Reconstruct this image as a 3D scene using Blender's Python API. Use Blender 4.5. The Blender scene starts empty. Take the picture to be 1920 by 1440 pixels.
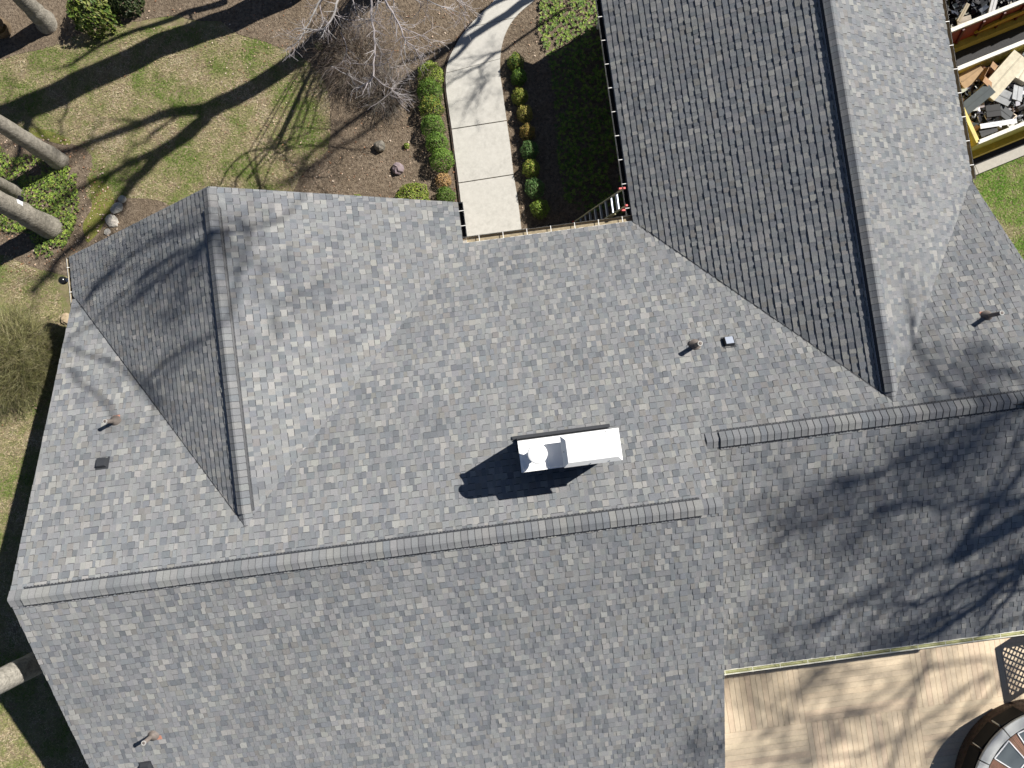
import bpy, math, random
import numpy as np
from mathutils import Vector, Matrix, noise
random.seed(7); rng = np.random.default_rng(7)
S = bpy.context.scene
COL = S.collection
R_ = math.radians

# ------------------------------------------------------------------ camera
F = 1331.9; CAMZ = 20.0
PITCH, ROLL, YAW = R_(3.02), R_(-0.195), R_(7.535)
cp, sp, cr, sr = math.cos(PITCH), math.sin(PITCH), math.cos(ROLL), math.sin(ROLL)
RW = np.array([[cr, -sr*sp, sr*cp], [0, cp, sp], [-sr, -cr*sp, cr*cp]])
CP = np.array([0, 0, CAMZ])
cam = bpy.data.cameras.new('camera'); cam.sensor_width = 36; cam.lens = F/1920*36
cam.clip_end = 3000; cam.clip_start = 0.1
co = bpy.data.objects.new('camera', cam); COL.objects.link(co)
M4 = Matrix([list(r) for r in RW]).transposed().to_4x4(); M4.translation = Vector((0, 0, CAMZ))
co.matrix_world = M4; S.camera = co

# ------------------------------------------------------------------ light
SUN_AZ, SUN_EL = R_(31.5), R_(44.3)
SD = np.array([math.cos(SUN_AZ)*math.cos(SUN_EL), math.sin(SUN_AZ)*math.cos(SUN_EL), math.sin(SUN_EL)])
w = bpy.data.worlds.new('World'); S.world = w; w.use_nodes = True
nt = w.node_tree; bg = nt.nodes['Background']
sky = nt.nodes.new('ShaderNodeTexSky'); sky.sky_type = 'NISHITA'; sky.sun_disc = False
sky.sun_elevation = SUN_EL; sky.sun_rotation = R_(90)-SUN_AZ
sky.air_density = 0.6; sky.dust_density = 0.2; sky.ozone_density = 1.5
nt.links.new(sky.outputs[0], bg.inputs[0]); bg.inputs[1].default_value = 0.05
sl = bpy.data.lights.new('sun', 'SUN'); sl.energy = 5.0; sl.angle = R_(0.53); sl.color = (1, .955, .88)
so = bpy.data.objects.new('sun', sl); COL.objects.link(so)
so.rotation_euler = Vector(-SD).to_track_quat('-Z', 'Y').to_euler()
S.view_settings.view_transform = 'Standard'; S.view_settings.look = 'None'
S.view_settings.exposure = 0.52; S.view_settings.gamma = 1

# ------------------------------------------------------------------ frames
cy, sy = math.cos(YAW), math.sin(YAW)
UA = np.array([cy, sy, 0]); VA = np.array([-sy, cy, 0]); ZA = np.array([0, 0, 1.])
def W(u, v, z=0.): return UA*u+VA*v+ZA*z
def ray(x, y): return RW.T@np.array([(x-960)/F, -(y-720)/F, -1])
def G(x, y, z=0.):
    d = ray(x, y); return CP+d*((z-CAMZ)/d[2])
def pj(P):
    q = RW@(np.array(P)-CP); return 960+F*q[0]/-q[2], 720-F*q[1]/-q[2]
zE, s_ = 2.551, .469
vN, vA, zA_, vB, zB_ = 4.519, -2.191, 5.696, -.934, 5.107
vBs, sB = -6.464, .41
uDw, uDr, uDe, zD = 3.585, 7.998, 12.095, 4.950
uCw, uCr, uCe, zC = -10.439, -5.740, -.69, 5.320
uW, uAe, vDr, vCr = -10.441, 3.90, vN-(zD-zE)/s_, vN-(zC-zE)/s_
vSA = vA-(zA_-zE)/s_
PL = {'N': (zE+s_*vN, 0, -s_), 'SA': (zA_-s_*vA, 0, s_), 'SB': (zB_-sB*vB, 0, sB)}
m1 = (zC-zE)/(uCr-uCw); m2 = (zC-zE)/(uCe-uCr); m3 = (zD-zE)/(uDr-uDw); m4 = (zD-zE)/(uDe-uDr)
PL['CW'] = (zE-m1*uCw, m1, 0); PL['CE'] = (zE+m2*uCe, -m2, 0)
PL['DW'] = (zE-m3*uDw, m3, 0); PL['DE'] = (zE+m4*uDe, -m4, 0)
def pz(k, u, v): a = PL[k]; return a[0]+a[1]*u+a[2]*v
def OP(x, y, k):            # pixel ray onto a roof plane -> world
    z0, a, b = PL[k]; d = ray(x, y); n = ZA-a*UA-b*VA
    return CP+d*((z0-n@CP)/(n@d))
def UV(P): return float(P@UA), float(P@VA)

# ------------------------------------------------------------------ materials
def mat(name, col=(.5, .5, .5), rough=.8, attr=False, metal=0., nscale=0, namt=.15, bump=0., bscale=60, spec=.3, trans=0):
    m = bpy.data.materials.new(name); m.use_nodes = True; t = m.node_tree; N = t.nodes; L = t.links
    b = N['Principled BSDF']; b.inputs['Roughness'].default_value = rough; b.inputs['Metallic'].default_value = metal
    b.inputs['Specular IOR Level'].default_value = spec
    if attr:
        a = N.new('ShaderNodeAttribute'); a.attribute_name = 'Col'; out = a.outputs['Color']
    else:
        a = N.new('ShaderNodeRGB'); a.outputs[0].default_value = (*col, 1); out = a.outputs[0]
    tc = N.new('ShaderNodeTexCoord')
    if nscale:
        no = N.new('ShaderNodeTexNoise'); no.inputs['Scale'].default_value = nscale; no.inputs['Detail'].default_value = 6
        no.inputs['Roughness'].default_value = .65
        L.new(tc.outputs['Object'], no.inputs['Vector'])
        mr = N.new('ShaderNodeMapRange'); mr.inputs[1].default_value = .25; mr.inputs[2].default_value = .75
        mr.inputs[3].default_value = 1-namt; mr.inputs[4].default_value = 1+namt
        L.new(no.outputs['Fac'], mr.inputs[0])
        mx = N.new('ShaderNodeVectorMath'); mx.operation = 'SCALE'
        L.new(out, mx.inputs[0]); L.new(mr.outputs[0], mx.inputs['Scale']); out = mx.outputs[0]
    L.new(out, b.inputs['Base Color'])
    if bump:
        n2 = N.new('ShaderNodeTexNoise'); n2.inputs['Scale'].default_value = bscale; n2.inputs['Detail'].default_value = 4
        L.new(tc.outputs['Object'], n2.inputs['Vector'])
        bp = N.new('ShaderNodeBump'); bp.inputs['Strength'].default_value = bump; bp.inputs['Distance'].default_value = .02
        L.new(n2.outputs['Fac'], bp.inputs['Height']); L.new(bp.outputs[0], b.inputs['Normal'])
    return m
def mixmat(name, cols, scales, rough=.95, bump=.5, bscale=40, thr=((.35, .65), (.35, .65))):
    """base colour = layered noise mixes between colours"""
    m = bpy.data.materials.new(name); m.use_nodes = True; t = m.node_tree; N = t.nodes; L = t.links
    b = N['Principled BSDF']; b.inputs['Roughness'].default_value = rough; b.inputs['Specular IOR Level'].default_value = .15
    tc = N.new('ShaderNodeTexCoord'); cur = None
    for i, c in enumerate(cols):
        rgb = N.new('ShaderNodeRGB'); rgb.outputs[0].default_value = (*c, 1)
        if cur is None: cur = rgb.outputs[0]; continue
        no = N.new('ShaderNodeTexNoise'); no.inputs['Scale'].default_value = scales[i-1]; no.inputs['Detail'].default_value = 8
        no.inputs['Roughness'].default_value = .7
        mp = N.new('ShaderNodeMapping'); mp.inputs['Location'].default_value = (i*7.3, i*3.1, 0)
        L.new(tc.outputs['Object'], mp.inputs[0]); L.new(mp.outputs[0], no.inputs['Vector'])
        mr = N.new('ShaderNodeMapRange'); a, z = thr[(i-1) % len(thr)]
        mr.inputs[1].default_value = a; mr.inputs[2].default_value = z
        L.new(no.outputs['Fac'], mr.inputs[0])
        mx = N.new('ShaderNodeMix'); mx.data_type = 'RGBA'
        L.new(mr.outputs[0], mx.inputs['Factor']); L.new(cur, mx.inputs['A']); L.new(rgb.outputs[0], mx.inputs['B']); cur = mx.outputs['Result']
    L.new(cur, b.inputs['Base Color'])
    n2 = N.new('ShaderNodeTexNoise'); n2.inputs['Scale'].default_value = bscale; n2.inputs['Detail'].default_value = 6
    L.new(tc.outputs['Object'], n2.inputs['Vector'])
    bp = N.new('ShaderNodeBump'); bp.inputs['Strength'].default_value = bump; bp.inputs['Distance'].default_value = .05
    L.new(n2.outputs['Fac'], bp.inputs['Height']); L.new(bp.outputs[0], b.inputs['Normal'])
    return m
MT = dict(
    shingle=mat('shingle', rough=.97, attr=True, nscale=45, namt=.16, bump=.5, bscale=260, spec=.25),
    white=mat('white_paint', (.80, .79, .76), .45, nscale=3, namt=.04),
    cream=mat('cream_metal', (.80, .78, .66), .45, nscale=8, namt=.12),
    trough=mat('gutter_inside', (.30, .25, .17), .8, nscale=12, namt=.4),
    troughy=mat('gutter_inside_olive', (.42, .43, .20), .7, nscale=10, namt=.3),
    fascia=mat('trim', (.62, .61, .58), .6, nscale=5, namt=.06),
    darktrim=mat('dark_trim', (.045, .048, .055), .5),
    siding=mat('siding', (.42, .38, .31), .8, nscale=6, namt=.08),
    glass=mat('window_glass', (.03, .035, .04), .08, spec=.6),
    capwhite=mat('white_sheet_metal', (.90, .90, .90), .35, nscale=5, namt=.03),
    slate=mat('dark_cladding', (.055, .06, .07), .5, nscale=8, namt=.15),
    pipe=mat('weathered_pipe', (.17, .145, .13), .6, nscale=30, namt=.25),
    pipelip=mat('pipe_rim', (.45, .44, .42), .5),
    black=mat('black', (.008, .008, .008), .7),
    coral=mat('faded_flashing', (.52, .24, .17), .8, nscale=30, namt=.2),
    alum=mat('aluminium', (.42, .46, .54), .45, metal=.35),
    yellowrail=mat('fibreglass_rail', (.55, .50, .30), .5),
    red=mat('red_rubber', (.55, .06, .06), .5),
    concrete=mixmat('concrete', [(.485, .468, .430), (.41, .398, .365), (.53, .515, .475)], [2.2, 9], .9, .15, 90),
    porch=mixmat('porch_slab', [(.45, .43, .39), (.38, .36, .33)], [5], .9, .1, 80),
    deck=mat('deck_board', rough=.8, attr=True, nscale=14, namt=.10, spec=.2),
    bark=mat('bark', rough=.95, attr=True, nscale=11, namt=.5, bump=.9, bscale=22, spec=.1),
    twig=mat('twig', rough=.9, attr=True, spec=.1),
    leaf=mat('leaf', rough=.55, attr=True, spec=.35),
    litter=mat('litter', rough=.9, attr=True, spec=.1),
    rock=mat('rock', rough=.9, attr=True, nscale=9, namt=.3, bump=.8, bscale=14, spec=.15),
    paint=mat('container_paint', rough=.5, attr=True, nscale=7, namt=.3),
    junk=mat('debris', rough=.6, attr=True, nscale=9, namt=.2),
    asphalt=mat('asphalt', (.055, .055, .058), .95, nscale=30, namt=.3, bump=.4, bscale=80),
    kerb=mat('kerb_concrete', (.40, .38, .34), .9, nscale=12, namt=.12),
    lampblack=mat('lamp_black', (.012, .012, .012), .18, spec=.6),
    brick=mat('spa_skirt', rough=.75, attr=True, nscale=20, namt=.2),
    coping=mat('spa_coping', (.50, .51, .50), .85, nscale=3, namt=.12),
    mirror=mat('spa_panel_glass', (.12, .14, .15), .12, spec=.8),
    lattice=mat('lattice', (.06, .06, .065), .7),
    edging=mat('edging', (.05, .035, .03), .8),
)
MT['shingle'].node_tree.nodes['Principled BSDF'].inputs['Diffuse Roughness'].default_value = 0.35
MT['lawn'] = mixmat('lawn', [(.240, .218, .108), (.140, .175, .050), (.320, .268, .165), (.215, .165, .112)],
                    [1.6, 3.6, 2.2], .95, .8, 55, ((.44, .60), (.45, .62), (.50, .66)))
MT['mulch'] = mixmat('mulch', [(.195, .152, .108), (.270, .215, .160), (.105, .080, .058)], [1.4, 12], .95, .9, 35, ((.42, .65), (.42, .62)))
MT['moss'] = mixmat('moss', [(.20, .21, .045), (.24, .19, .09), (.13, .15, .03)], [4, 9], .95, .8, 40)

# ------------------------------------------------------------------ mesh builder
class MB:
    def __init__(s): s.v = []; s.f = []; s.c = []
    def add(s, vs, fs, col=(.5, .5, .5)):
        o = len(s.v); s.v += [tuple(map(float, p)) for p in vs]
        for f in fs: s.f.append(tuple(i+o for i in f)); s.c.append(col)
    def box(s, c, ax, ay, az, col=(.5, .5, .5)):     # centre, half-vectors
        c, ax, ay, az = map(np.asarray, (c, ax, ay, az))
        vs = [c+i*ax+j*ay+k*az for k in (-1, 1) for j in (-1, 1) for i in (-1, 1)]
        s.add(vs, [(0, 2, 3, 1), (4, 5, 7, 6), (0, 1, 5, 4), (2, 6, 7, 3), (0, 4, 6, 2), (1, 3, 7, 5)], col)
    def prism(s, top, h, col=(.5, .5, .5), side=None):   # polygon (ccw) extruded down by h (vector or float)
        n = len(top); top = [np.asarray(p, float) for p in top]
        d = np.array([0, 0, -h]) if np.isscalar(h) else np.asarray(h)
        o = len(s.v); s.v += [tuple(p) for p in top]+[tuple(p+d) for p in top]
        s.f.append(tuple(range(o, o+n))); s.c.append(col)
        s.f.append(tuple(range(o+2*n-1, o+n-1, -1))); s.c.append(side or col)
        for i in range(n):
            j = (i+1) % n; s.f.append((o+i, o+n+i, o+n+j, o+j)); s.c.append(side or col)
    def tube(s, pts, rad, n=6, col=(.5, .5, .5), cap=True):
        pts = [np.asarray(p, float) for p in pts]; o = len(s.v)
        for i, p in enumerate(pts):
            t = pts[min(i+1, len(pts)-1)]-pts[max(i-1, 0)]; t = t/(np.linalg.norm(t)+1e-9)
            a = np.cross(t, [.13, .27, 1] if abs(t[2]) < .9 else [1, .2, .1]); a /= np.linalg.norm(a); b = np.cross(t, a)
            r = rad[i] if hasattr(rad, '__len__') else rad
            for k in range(n):
                q = 2*math.pi*k/n; s.v.append(tuple(p+r*(math.cos(q)*a+math.sin(q)*b)))
        for i in range(len(pts)-1):
            for k in range(n):
                k2 = (k+1) % n; s.f.append((o+i*n+k, o+i*n+k2, o+(i+1)*n+k2, o+(i+1)*n+k)); s.c.append(col)
        if cap and n > 3:
            s.f.append(tuple(o+k for k in range(n-1, -1, -1))); s.c.append(col)
            e = o+(len(pts)-1)*n; s.f.append(tuple(e+k for k in range(n))); s.c.append(col)
    def lathe(s, c, prof, n=24, ax=None, col=(.5, .5, .5), z=None):
        """prof: list of (r,h) about axis z through c"""
        c = np.asarray(c, float); o = len(s.v)
        for r, h in prof:
            for k in range(n):
                q = 2*math.pi*k/n; s.v.append(tuple(c+np.array([r*math.cos(q), r*math.sin(q), h])))
        for i in range(len(prof)-1):
            for k in range(n):
                k2 = (k+1) % n; s.f.append((o+i*n+k, o+i*n+k2, o+(i+1)*n+k2, o+(i+1)*n+k)); s.c.append(col)
    def build(s, name, m, parent=None, smooth=False):
        me = bpy.data.meshes.new(name)
        off = Vector((0, 0, 0))
        if parent is not None:
            p = parent
            while p is not None: off += p.location; p = p.parent
        o = bpy.data.objects.new(name, me); COL.objects.link(o)
        va = np.array(s.v, float)-np.array(off) if s.v else np.zeros((0, 3))
        me.from_pydata(va.tolist(), [], s.f)
        me.materials.append(MT[m] if isinstance(m, str) else m)
        lt = np.array([len(f) for f in s.f]); c = np.ones((len(s.f), 4)); c[:, :3] = np.array(s.c).reshape(-1, 3)
        at = me.color_attributes.new('Col', 'FLOAT_COLOR', 'CORNER')
        at.data.foreach_set('color', np.repeat(c, lt, axis=0).ravel())
        if smooth: me.polygons.foreach_set('use_smooth', [True]*len(me.polygons))
        me.update()
        if parent is not None: o.parent = parent
        return o
    def solo(s, name, m, label, cat, group=None, smooth=False):     # top-level thing made of one mesh, origin at its base
        a = np.array(s.v); b = (a.min(0)+a.max(0))/2; b[2] = a[:, 2].min()
        t = bpy.data.objects.new('tmp', None); t.location = Vector(b)
        o = s.build(name, m, t, smooth); o.parent = None; o.location = Vector(b); bpy.data.objects.remove(t)
        return tag(o, label, cat, group)
def tag(o, label=None, cat=None, group=None, kind=None):
    if label: o['label'] = label
    if cat: o['category'] = cat
    if group: o['group'] = group
    if kind: o['kind'] = kind
    return o
def thing(name, loc, label, cat, group=None):
    o = bpy.data.objects.new(name, None); o.location = Vector(loc); COL.objects.link(o)
    o.empty_display_size = .2
    return tag(o, label, cat, group)
def jit(c, a=.1):
    k = 1+random.uniform(-a, a); return tuple(max(0, x*k*(1+random.uniform(-a, a)*.25)) for x in c)
def smoothpts(P, n=4):
    P = [np.asarray(p, float) for p in P]; out = []
    for i in range(len(P)-1):
        p0, p1, p2, p3 = P[max(i-1, 0)], P[i], P[i+1], P[min(i+2, len(P)-1)]
        for k in range(n):
            t = k/n; out.append(.5*((2*p1)+(-p0+p2)*t+(2*p0-5*p1+4*p2-p3)*t*t+(-p0+3*p1-3*p2+p3)*t**3))
    out.append(P[-1]); return out
def inpoly(x, y, poly):
    r = np.zeros(np.shape(x), bool); n = len(poly)
    for i in range(n):
        x1, y1 = poly[i][:2]; x2, y2 = poly[(i+1) % n][:2]
        c = ((y1 > y) != (y2 > y)); r ^= c & (x < (x2-x1)*(y-y1)/((y2-y1) if y2 != y1 else 1e-9)+x1)
    return r

# ------------------------------------------------------------------ SETTING: ground
def sheet(name, pxpoly, z, m, kind='structure', sm=4, amp=.04, world=False):
    P = [np.array(p, float) if world else G(p[0], p[1], z) for p in pxpoly]
    P = smoothpts(P+[P[0]], sm)[:-1] if sm > 1 else P
    Q = []
    for p in P:
        a = noise.noise(Vector((p[0]*3, p[1]*3, z*50)))*amp; b = noise.noise(Vector((p[1]*3, p[0]*3, 9)))*amp
        Q.append((p[0]+a, p[1]+b, z))
    ar = sum(Q[i][0]*Q[(i+1) % len(Q)][1]-Q[(i+1) % len(Q)][0]*Q[i][1] for i in range(len(Q)))
    if ar < 0: Q.reverse()
    mb = MB(); mb.add(Q, [tuple(range(len(Q)))]); o = mb.build(name, m); tag(o, kind=kind); return o, Q
g = MB(); n = 40
xs = np.linspace(-26, 26, 27).tolist(); xs = [-1200, -400, -120, -50]+xs+[50, 120, 400, 1200]
vs = [(x, y, 0) for y in xs for x in xs]; k = len(xs)
g.add(vs, [(j*k+i, j*k+i+1, (j+1)*k+i+1, (j+1)*k+i) for j in range(k-1) for i in range(k-1)])
tag(g.build('lawn', 'lawn'), kind='structure')
bedA_px = [(413, 40), (445, 62), (500, 80), (567, 110), (603, 143), (620, 200), (613, 280), (575, 317), (556, 345), (540, 420), (700, 520), (960, 520), (1240, 520), (1240, 100), (1200, -120), (620, -220), (330, -120), (330, 20)]
bedB_px = [(-80, 118), (0, 112), (40, 100), (95, 88), (130, 72), (180, 55), (240, 42), (330, 28), (345, 20), (335, -30), (330, -120), (-120, -140)]
bedC_px = [(-60, 235), (40, 245), (110, 262), (150, 275), (175, 300), (160, 350), (180, 380), (260, 370), (330, 400), (330, 520), (150, 520), (60, 500), (0, 478), (-80, 500)]
_, bedA = sheet('mulch_bed', bedA_px, .012, 'mulch')
_, bedB = sheet('mulch_bed', bedB_px, .008, 'mulch')
_, bedC = sheet('mulch_bed', bedC_px, .008, 'mulch')
_, mossA = sheet('moss', [(165, 330), (200, 345), (215, 380), (195, 420), (165, 455), (155, 420), (172, 385)], .014, 'moss')
_, mossB = sheet('moss', [(55, 240), (85, 243), (130, 262), (125, 272), (85, 262), (55, 250)], .014, 'moss')
# walkway: one raised slab per joint
wl = [(985, -90), (950, -30), (927, 0), (897, 30), (868, 62), (853, 87), (841, 112), (836, 137), (836, 160), (839, 187), (847, 242), (853, 290), (860, 343), (866, 395), (873, 446)]
wr = [(1120, -90), (1040, -30), (1003, 0), (978, 20), (960, 40), (948, 62), (941, 85), (938, 110), (938, 139), (942, 167), (950, 226), (957, 275), (963, 327), (971, 375), (978, 432)]
WL = smoothpts([G(*p, .05) for p in wl], 3); WR = smoothpts([G(*p, .05) for p in wr], 3)
cuts = [0, 14, 24, 30, 36, 42]
cuts = [0, 11, 21, 30, 36, 42]
t = thing('walkway', G(900, 250, 0), 'pale concrete footpath curving towards the entrance', 'path'); del t['category']; del t['label']
tag(t, kind='structure')
for a, b in zip(cuts, cuts[1:]):
    mb = MB(); L = WL[a:b+1]; Rr = WR[a:b+1]; sh = .008
    L = [p.copy() for p in L]; Rr = [p.copy() for p in Rr]
    d0 = (L[1]-L[0])*.05; d1 = (L[-1]-L[-2])*.05
    L[0] += d0; Rr[0] += d0; L[-1] -= d1; Rr[-1] -= d1
    n = len(L); vs = L+Rr+[p-np.array([0, 0, .09]) for p in L+Rr]
    fs = [(i+1, i, n+i, n+i+1) for i in range(n-1)]+[(i, i+1, 2*n+i+1, 2*n+i) for i in range(n-1)]+[(n+i+1, n+i, 3*n+i, 3*n+i+1) for i in range(n-1)]
    fs += [(0, 2*n, 3*n, n), (n-1, 2*n-1, 4*n-1, 3*n-1)]
    mb.add(vs, fs); mb.build('slab', 'concrete', t)
mb = MB(); mb.prism([G(862, 452, .09), G(980, 436, .09), G(980, 429, .09), G(1010, 426, .09), G(1180, 404, .09), G(1215, 470, .09), G(870, 520, .09)][::-1], .12)
tag(mb.build('porch_slab', 'porch'), kind='structure')
mb = MB(); E_ = [p+np.array([-.035, 0, 0]) for p in WL]
for a, b in zip(E_[10:], E_[11:]):
    d = b-a; mb.box((a+b)/2+[0, 0, -.01], d/2*1.02, np.cross(d/np.linalg.norm(d), ZA)*.012, [0, 0, .035])
mb.solo('edging_strip', 'edging', 'dark metal edging strip along the curved left side of the concrete path', 'garden edging')
# drive and kerb beside the containers
e1 = np.array([.925, .38, 0]); e1 /= np.linalg.norm(e1); n1 = np.array([-e1[1], e1[0], 0])
K0 = G(1823, 313, 0); 
mb = MB(); a = K0-e1*4; b = K0+e1*9
mb.add([a+[0, 0, .006], b+[0, 0, .006], b+n1*11+[0, 0, .006], a+n1*11+[0, 0, .006]], [(0, 1, 2, 3)])
tag(mb.build('driveway', 'asphalt'), kind='structure')
mb = MB()
for i in range(-2, 5):
    c = K0+e1*(i*2+1)-n1*.13+[0, 0, .05]; mb.box(c, e1*.992, n1*.13, [0, 0, .07])
tag(mb.build('kerb', 'kerb'), kind='structure')

# ------------------------------------------------------------------ HOUSE
H = thing('house', W(-3, 0, 0), 'single-storey house under a grey shingled roof with two cross gables', 'house')
def clip(poly, a0, a1, b0, b1):
    for ax, lim, sg in ((0, a0, 1), (0, a1, -1), (1, b0, 1), (1, b1, -1)):
        out = []; n = len(poly)
        if n < 3: return []
        for i in range(n):
            p, q = poly[i-1], poly[i]; dp, dq = sg*(p[ax]-lim), sg*(q[ax]-lim)
            if (dp < 0) != (dq < 0):
                t = dp/(dp-dq); out.append((p[0]+(q[0]-p[0])*t, p[1]+(q[1]-p[1])*t))
            if dq >= 0: out.append(q)
        poly = out
    return poly
def area(p): return .5*sum(p[i-1][0]*p[i][1]-p[i][0]*p[i-1][1] for i in range(len(p)))
LIGHT, MID, BLUE, DARK, BROWN = (.300, .299, .290), (.216, .223, .233), (.188, .200, .216), (.156, .167, .182), (.214, .212, .208)
PAL = [(LIGHT, .11), ((.250, .255, .258), .22), (MID, .34), (BLUE, .17), (DARK, .09), (BROWN, .08)]
def pick():
    r = random.random()
    for c, p in PAL:
        r -= p
        if r < 0: return jit(tuple(x*1.07 for x in c), .06)
    return jit(MID, .06)
EXPO = .1435
EDGE = (.022, .022, .024)
def slope(key, poly, eave, name='roof_slope', e=EXPO, tabh=.0155, seed=1):
    """shingled slope. poly in (u,v); eave = u or v of the lower edge; direction from plane gradient"""
    random.seed(seed)
    z0, gu, gv = PL[key]; m = math.hypot(gu, gv); L = math.sqrt(1+m*m)
    up = np.array([gu, gv])/m; al = np.array([up[1], -up[0]])
    ref = up*0+(np.array([eave, 0]) if gu else np.array([0, eave]))
    def ab(u, v):
        d = np.array([u, v])-ref; return float(d@al), float(d@up)*L
    nrm = (ZA-gu*UA-gv*VA)/L; A3 = UA*al[0]+VA*al[1]; B3 = (UA*up[0]+VA*up[1]+ZA*m)/L
    O3 = W(ref[0], ref[1], z0+gu*ref[0]+gv*ref[1])
    P = [ab(u, v) for u, v in poly]
    if area(P) < 0: P.reverse()
    pa = [p[0] for p in P]; pb = [p[1] for p in P]
    mb = MB()
    def piece(a0, a1, b0, b1, h0, h1, col, bot=-.004, bref=None):
        c = clip(P, a0, a1, b0, b1)
        if len(c) < 3 or abs(area(c)) < 2e-5: return
        n = len(c); o = len(mb.v)
        for a, b in c:
            h = h0+(h1-h0)*(b-b0)/(b1-b0); mb.v.append(tuple(O3+A3*a+B3*b+nrm*h))
        for a, b in c: mb.v.append(tuple(O3+A3*a+B3*b+nrm*bot))
        mb.f.append(tuple(range(o, o+n))); mb.c.append(col)
        for i in range(n):
            j = (i+1) % n; mb.f.append((o+i, o+n+i, o+n+j, o+j)); mb.c.append(EDGE)
    base = .0055 if tabh < .016 else (.0145 if tabh < .022 else .0165)
    k0 = int(min(pb)/e)-1; k1 = int(max(pb)/e)+1
    for k in range(k0, k1+1):
        b0, b1 = k*e, (k+1)*e
        row = clip(P, -1e3, 1e3, b0, b1)
        if len(row) < 3: continue
        lo, hi = min(p[0] for p in row), max(p[0] for p in row)
        a = lo-random.uniform(0, .3); tab = random.random() < .5
        wob = [noise.noise(Vector((k*5.1, q*.6, seed)))*.003 for q in range(400)]
        tone = 1+noise.noise(Vector((k*.9, seed, 0)))*.05
        while a < hi:
            wd = random.uniform(.08, .165) if tab else random.uniform(.06, .135)
            col = pick(); big = 1+.10*noise.noise(Vector((a*.45, b0*.45, seed*3.3)))
            col = tuple(x*tone*big for x in col)
            if a+wd > lo:
                dy = wob[int(abs(a)) % 400]
                if tab:
                    hh = tabh*random.uniform(.8, 1.25)
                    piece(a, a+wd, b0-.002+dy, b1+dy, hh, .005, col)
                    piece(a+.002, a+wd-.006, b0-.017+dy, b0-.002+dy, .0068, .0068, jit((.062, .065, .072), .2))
                else:
                    piece(a, a+wd, b0+dy, b1+dy, base, .002, tuple(x*.95 for x in col))
            a += wd; tab = not tab if random.random() < .85 else tab
    o = mb.build(name, 'shingle', H)
    # timber deck under the shingles, with a pale edge
    d = MB(); top = [W(u, v, pz(key, u, v)-.008) for u, v in poly]
    if sum(poly[i-1][0]*poly[i][1]-poly[i][0]*poly[i-1][1] for i in range(len(poly))) < 0: top.reverse()
    d.prism(top, .13, (.3, .3, .3)); d.build('roof_edge_board', 'darktrim', o)
    return o
cu, cv = UV(OP(1826, 346, 'N')); c2u, c2v = UV(OP(1920, 490, 'N'))
ex = (c2u-cu)*1.0; ey = (c2v-cv)*1.0
cutEnd = (cu+ex*2.6, cv+ey*2.6)
N_poly = [(uW, 4.42), (uCw+.08, 4.42), (uCr, vCr), (uCe, vN), (uCe, 4.55), (uDw, 4.55), (uDw, vN), (uDr, vDr), (uDe, vN), (cu, cv), cutEnd,
          (cutEnd[0], vB), (uAe, vB), (uAe, vA), (uW, vA)]
slope('N', N_poly, 4.55, seed=11)
slope('SA', [(uW, vA), (uAe, vA), (uAe, vSA), (uW, vSA)], vSA, seed=12)
slope('SB', [(uAe+.01, vB), (cutEnd[0], vB), (cutEnd[0], vBs), (uAe+.01, vBs)], vBs, seed=13)
slope('CW', [(uCw, 5.51), (uCr, 5.74), (uCr, vCr), (uCw, vN)], uCw, seed=14, tabh=.0185)
slope('CE', [(uCr, 5.74), (uCe, 5.60), (uCe, vN), (uCr, vCr)], uCe, seed=15)
VD = 11.4
slope('DW', [(uDw, vN), (uDr, vDr), (uDr, VD), (uDw, VD)], uDw, seed=16, tabh=.0220, e=.150)
slope('DE', [(uDe, vN), (uDe, VD), (uDr, VD), (uDr, vDr)], uDe, seed=17)

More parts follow.
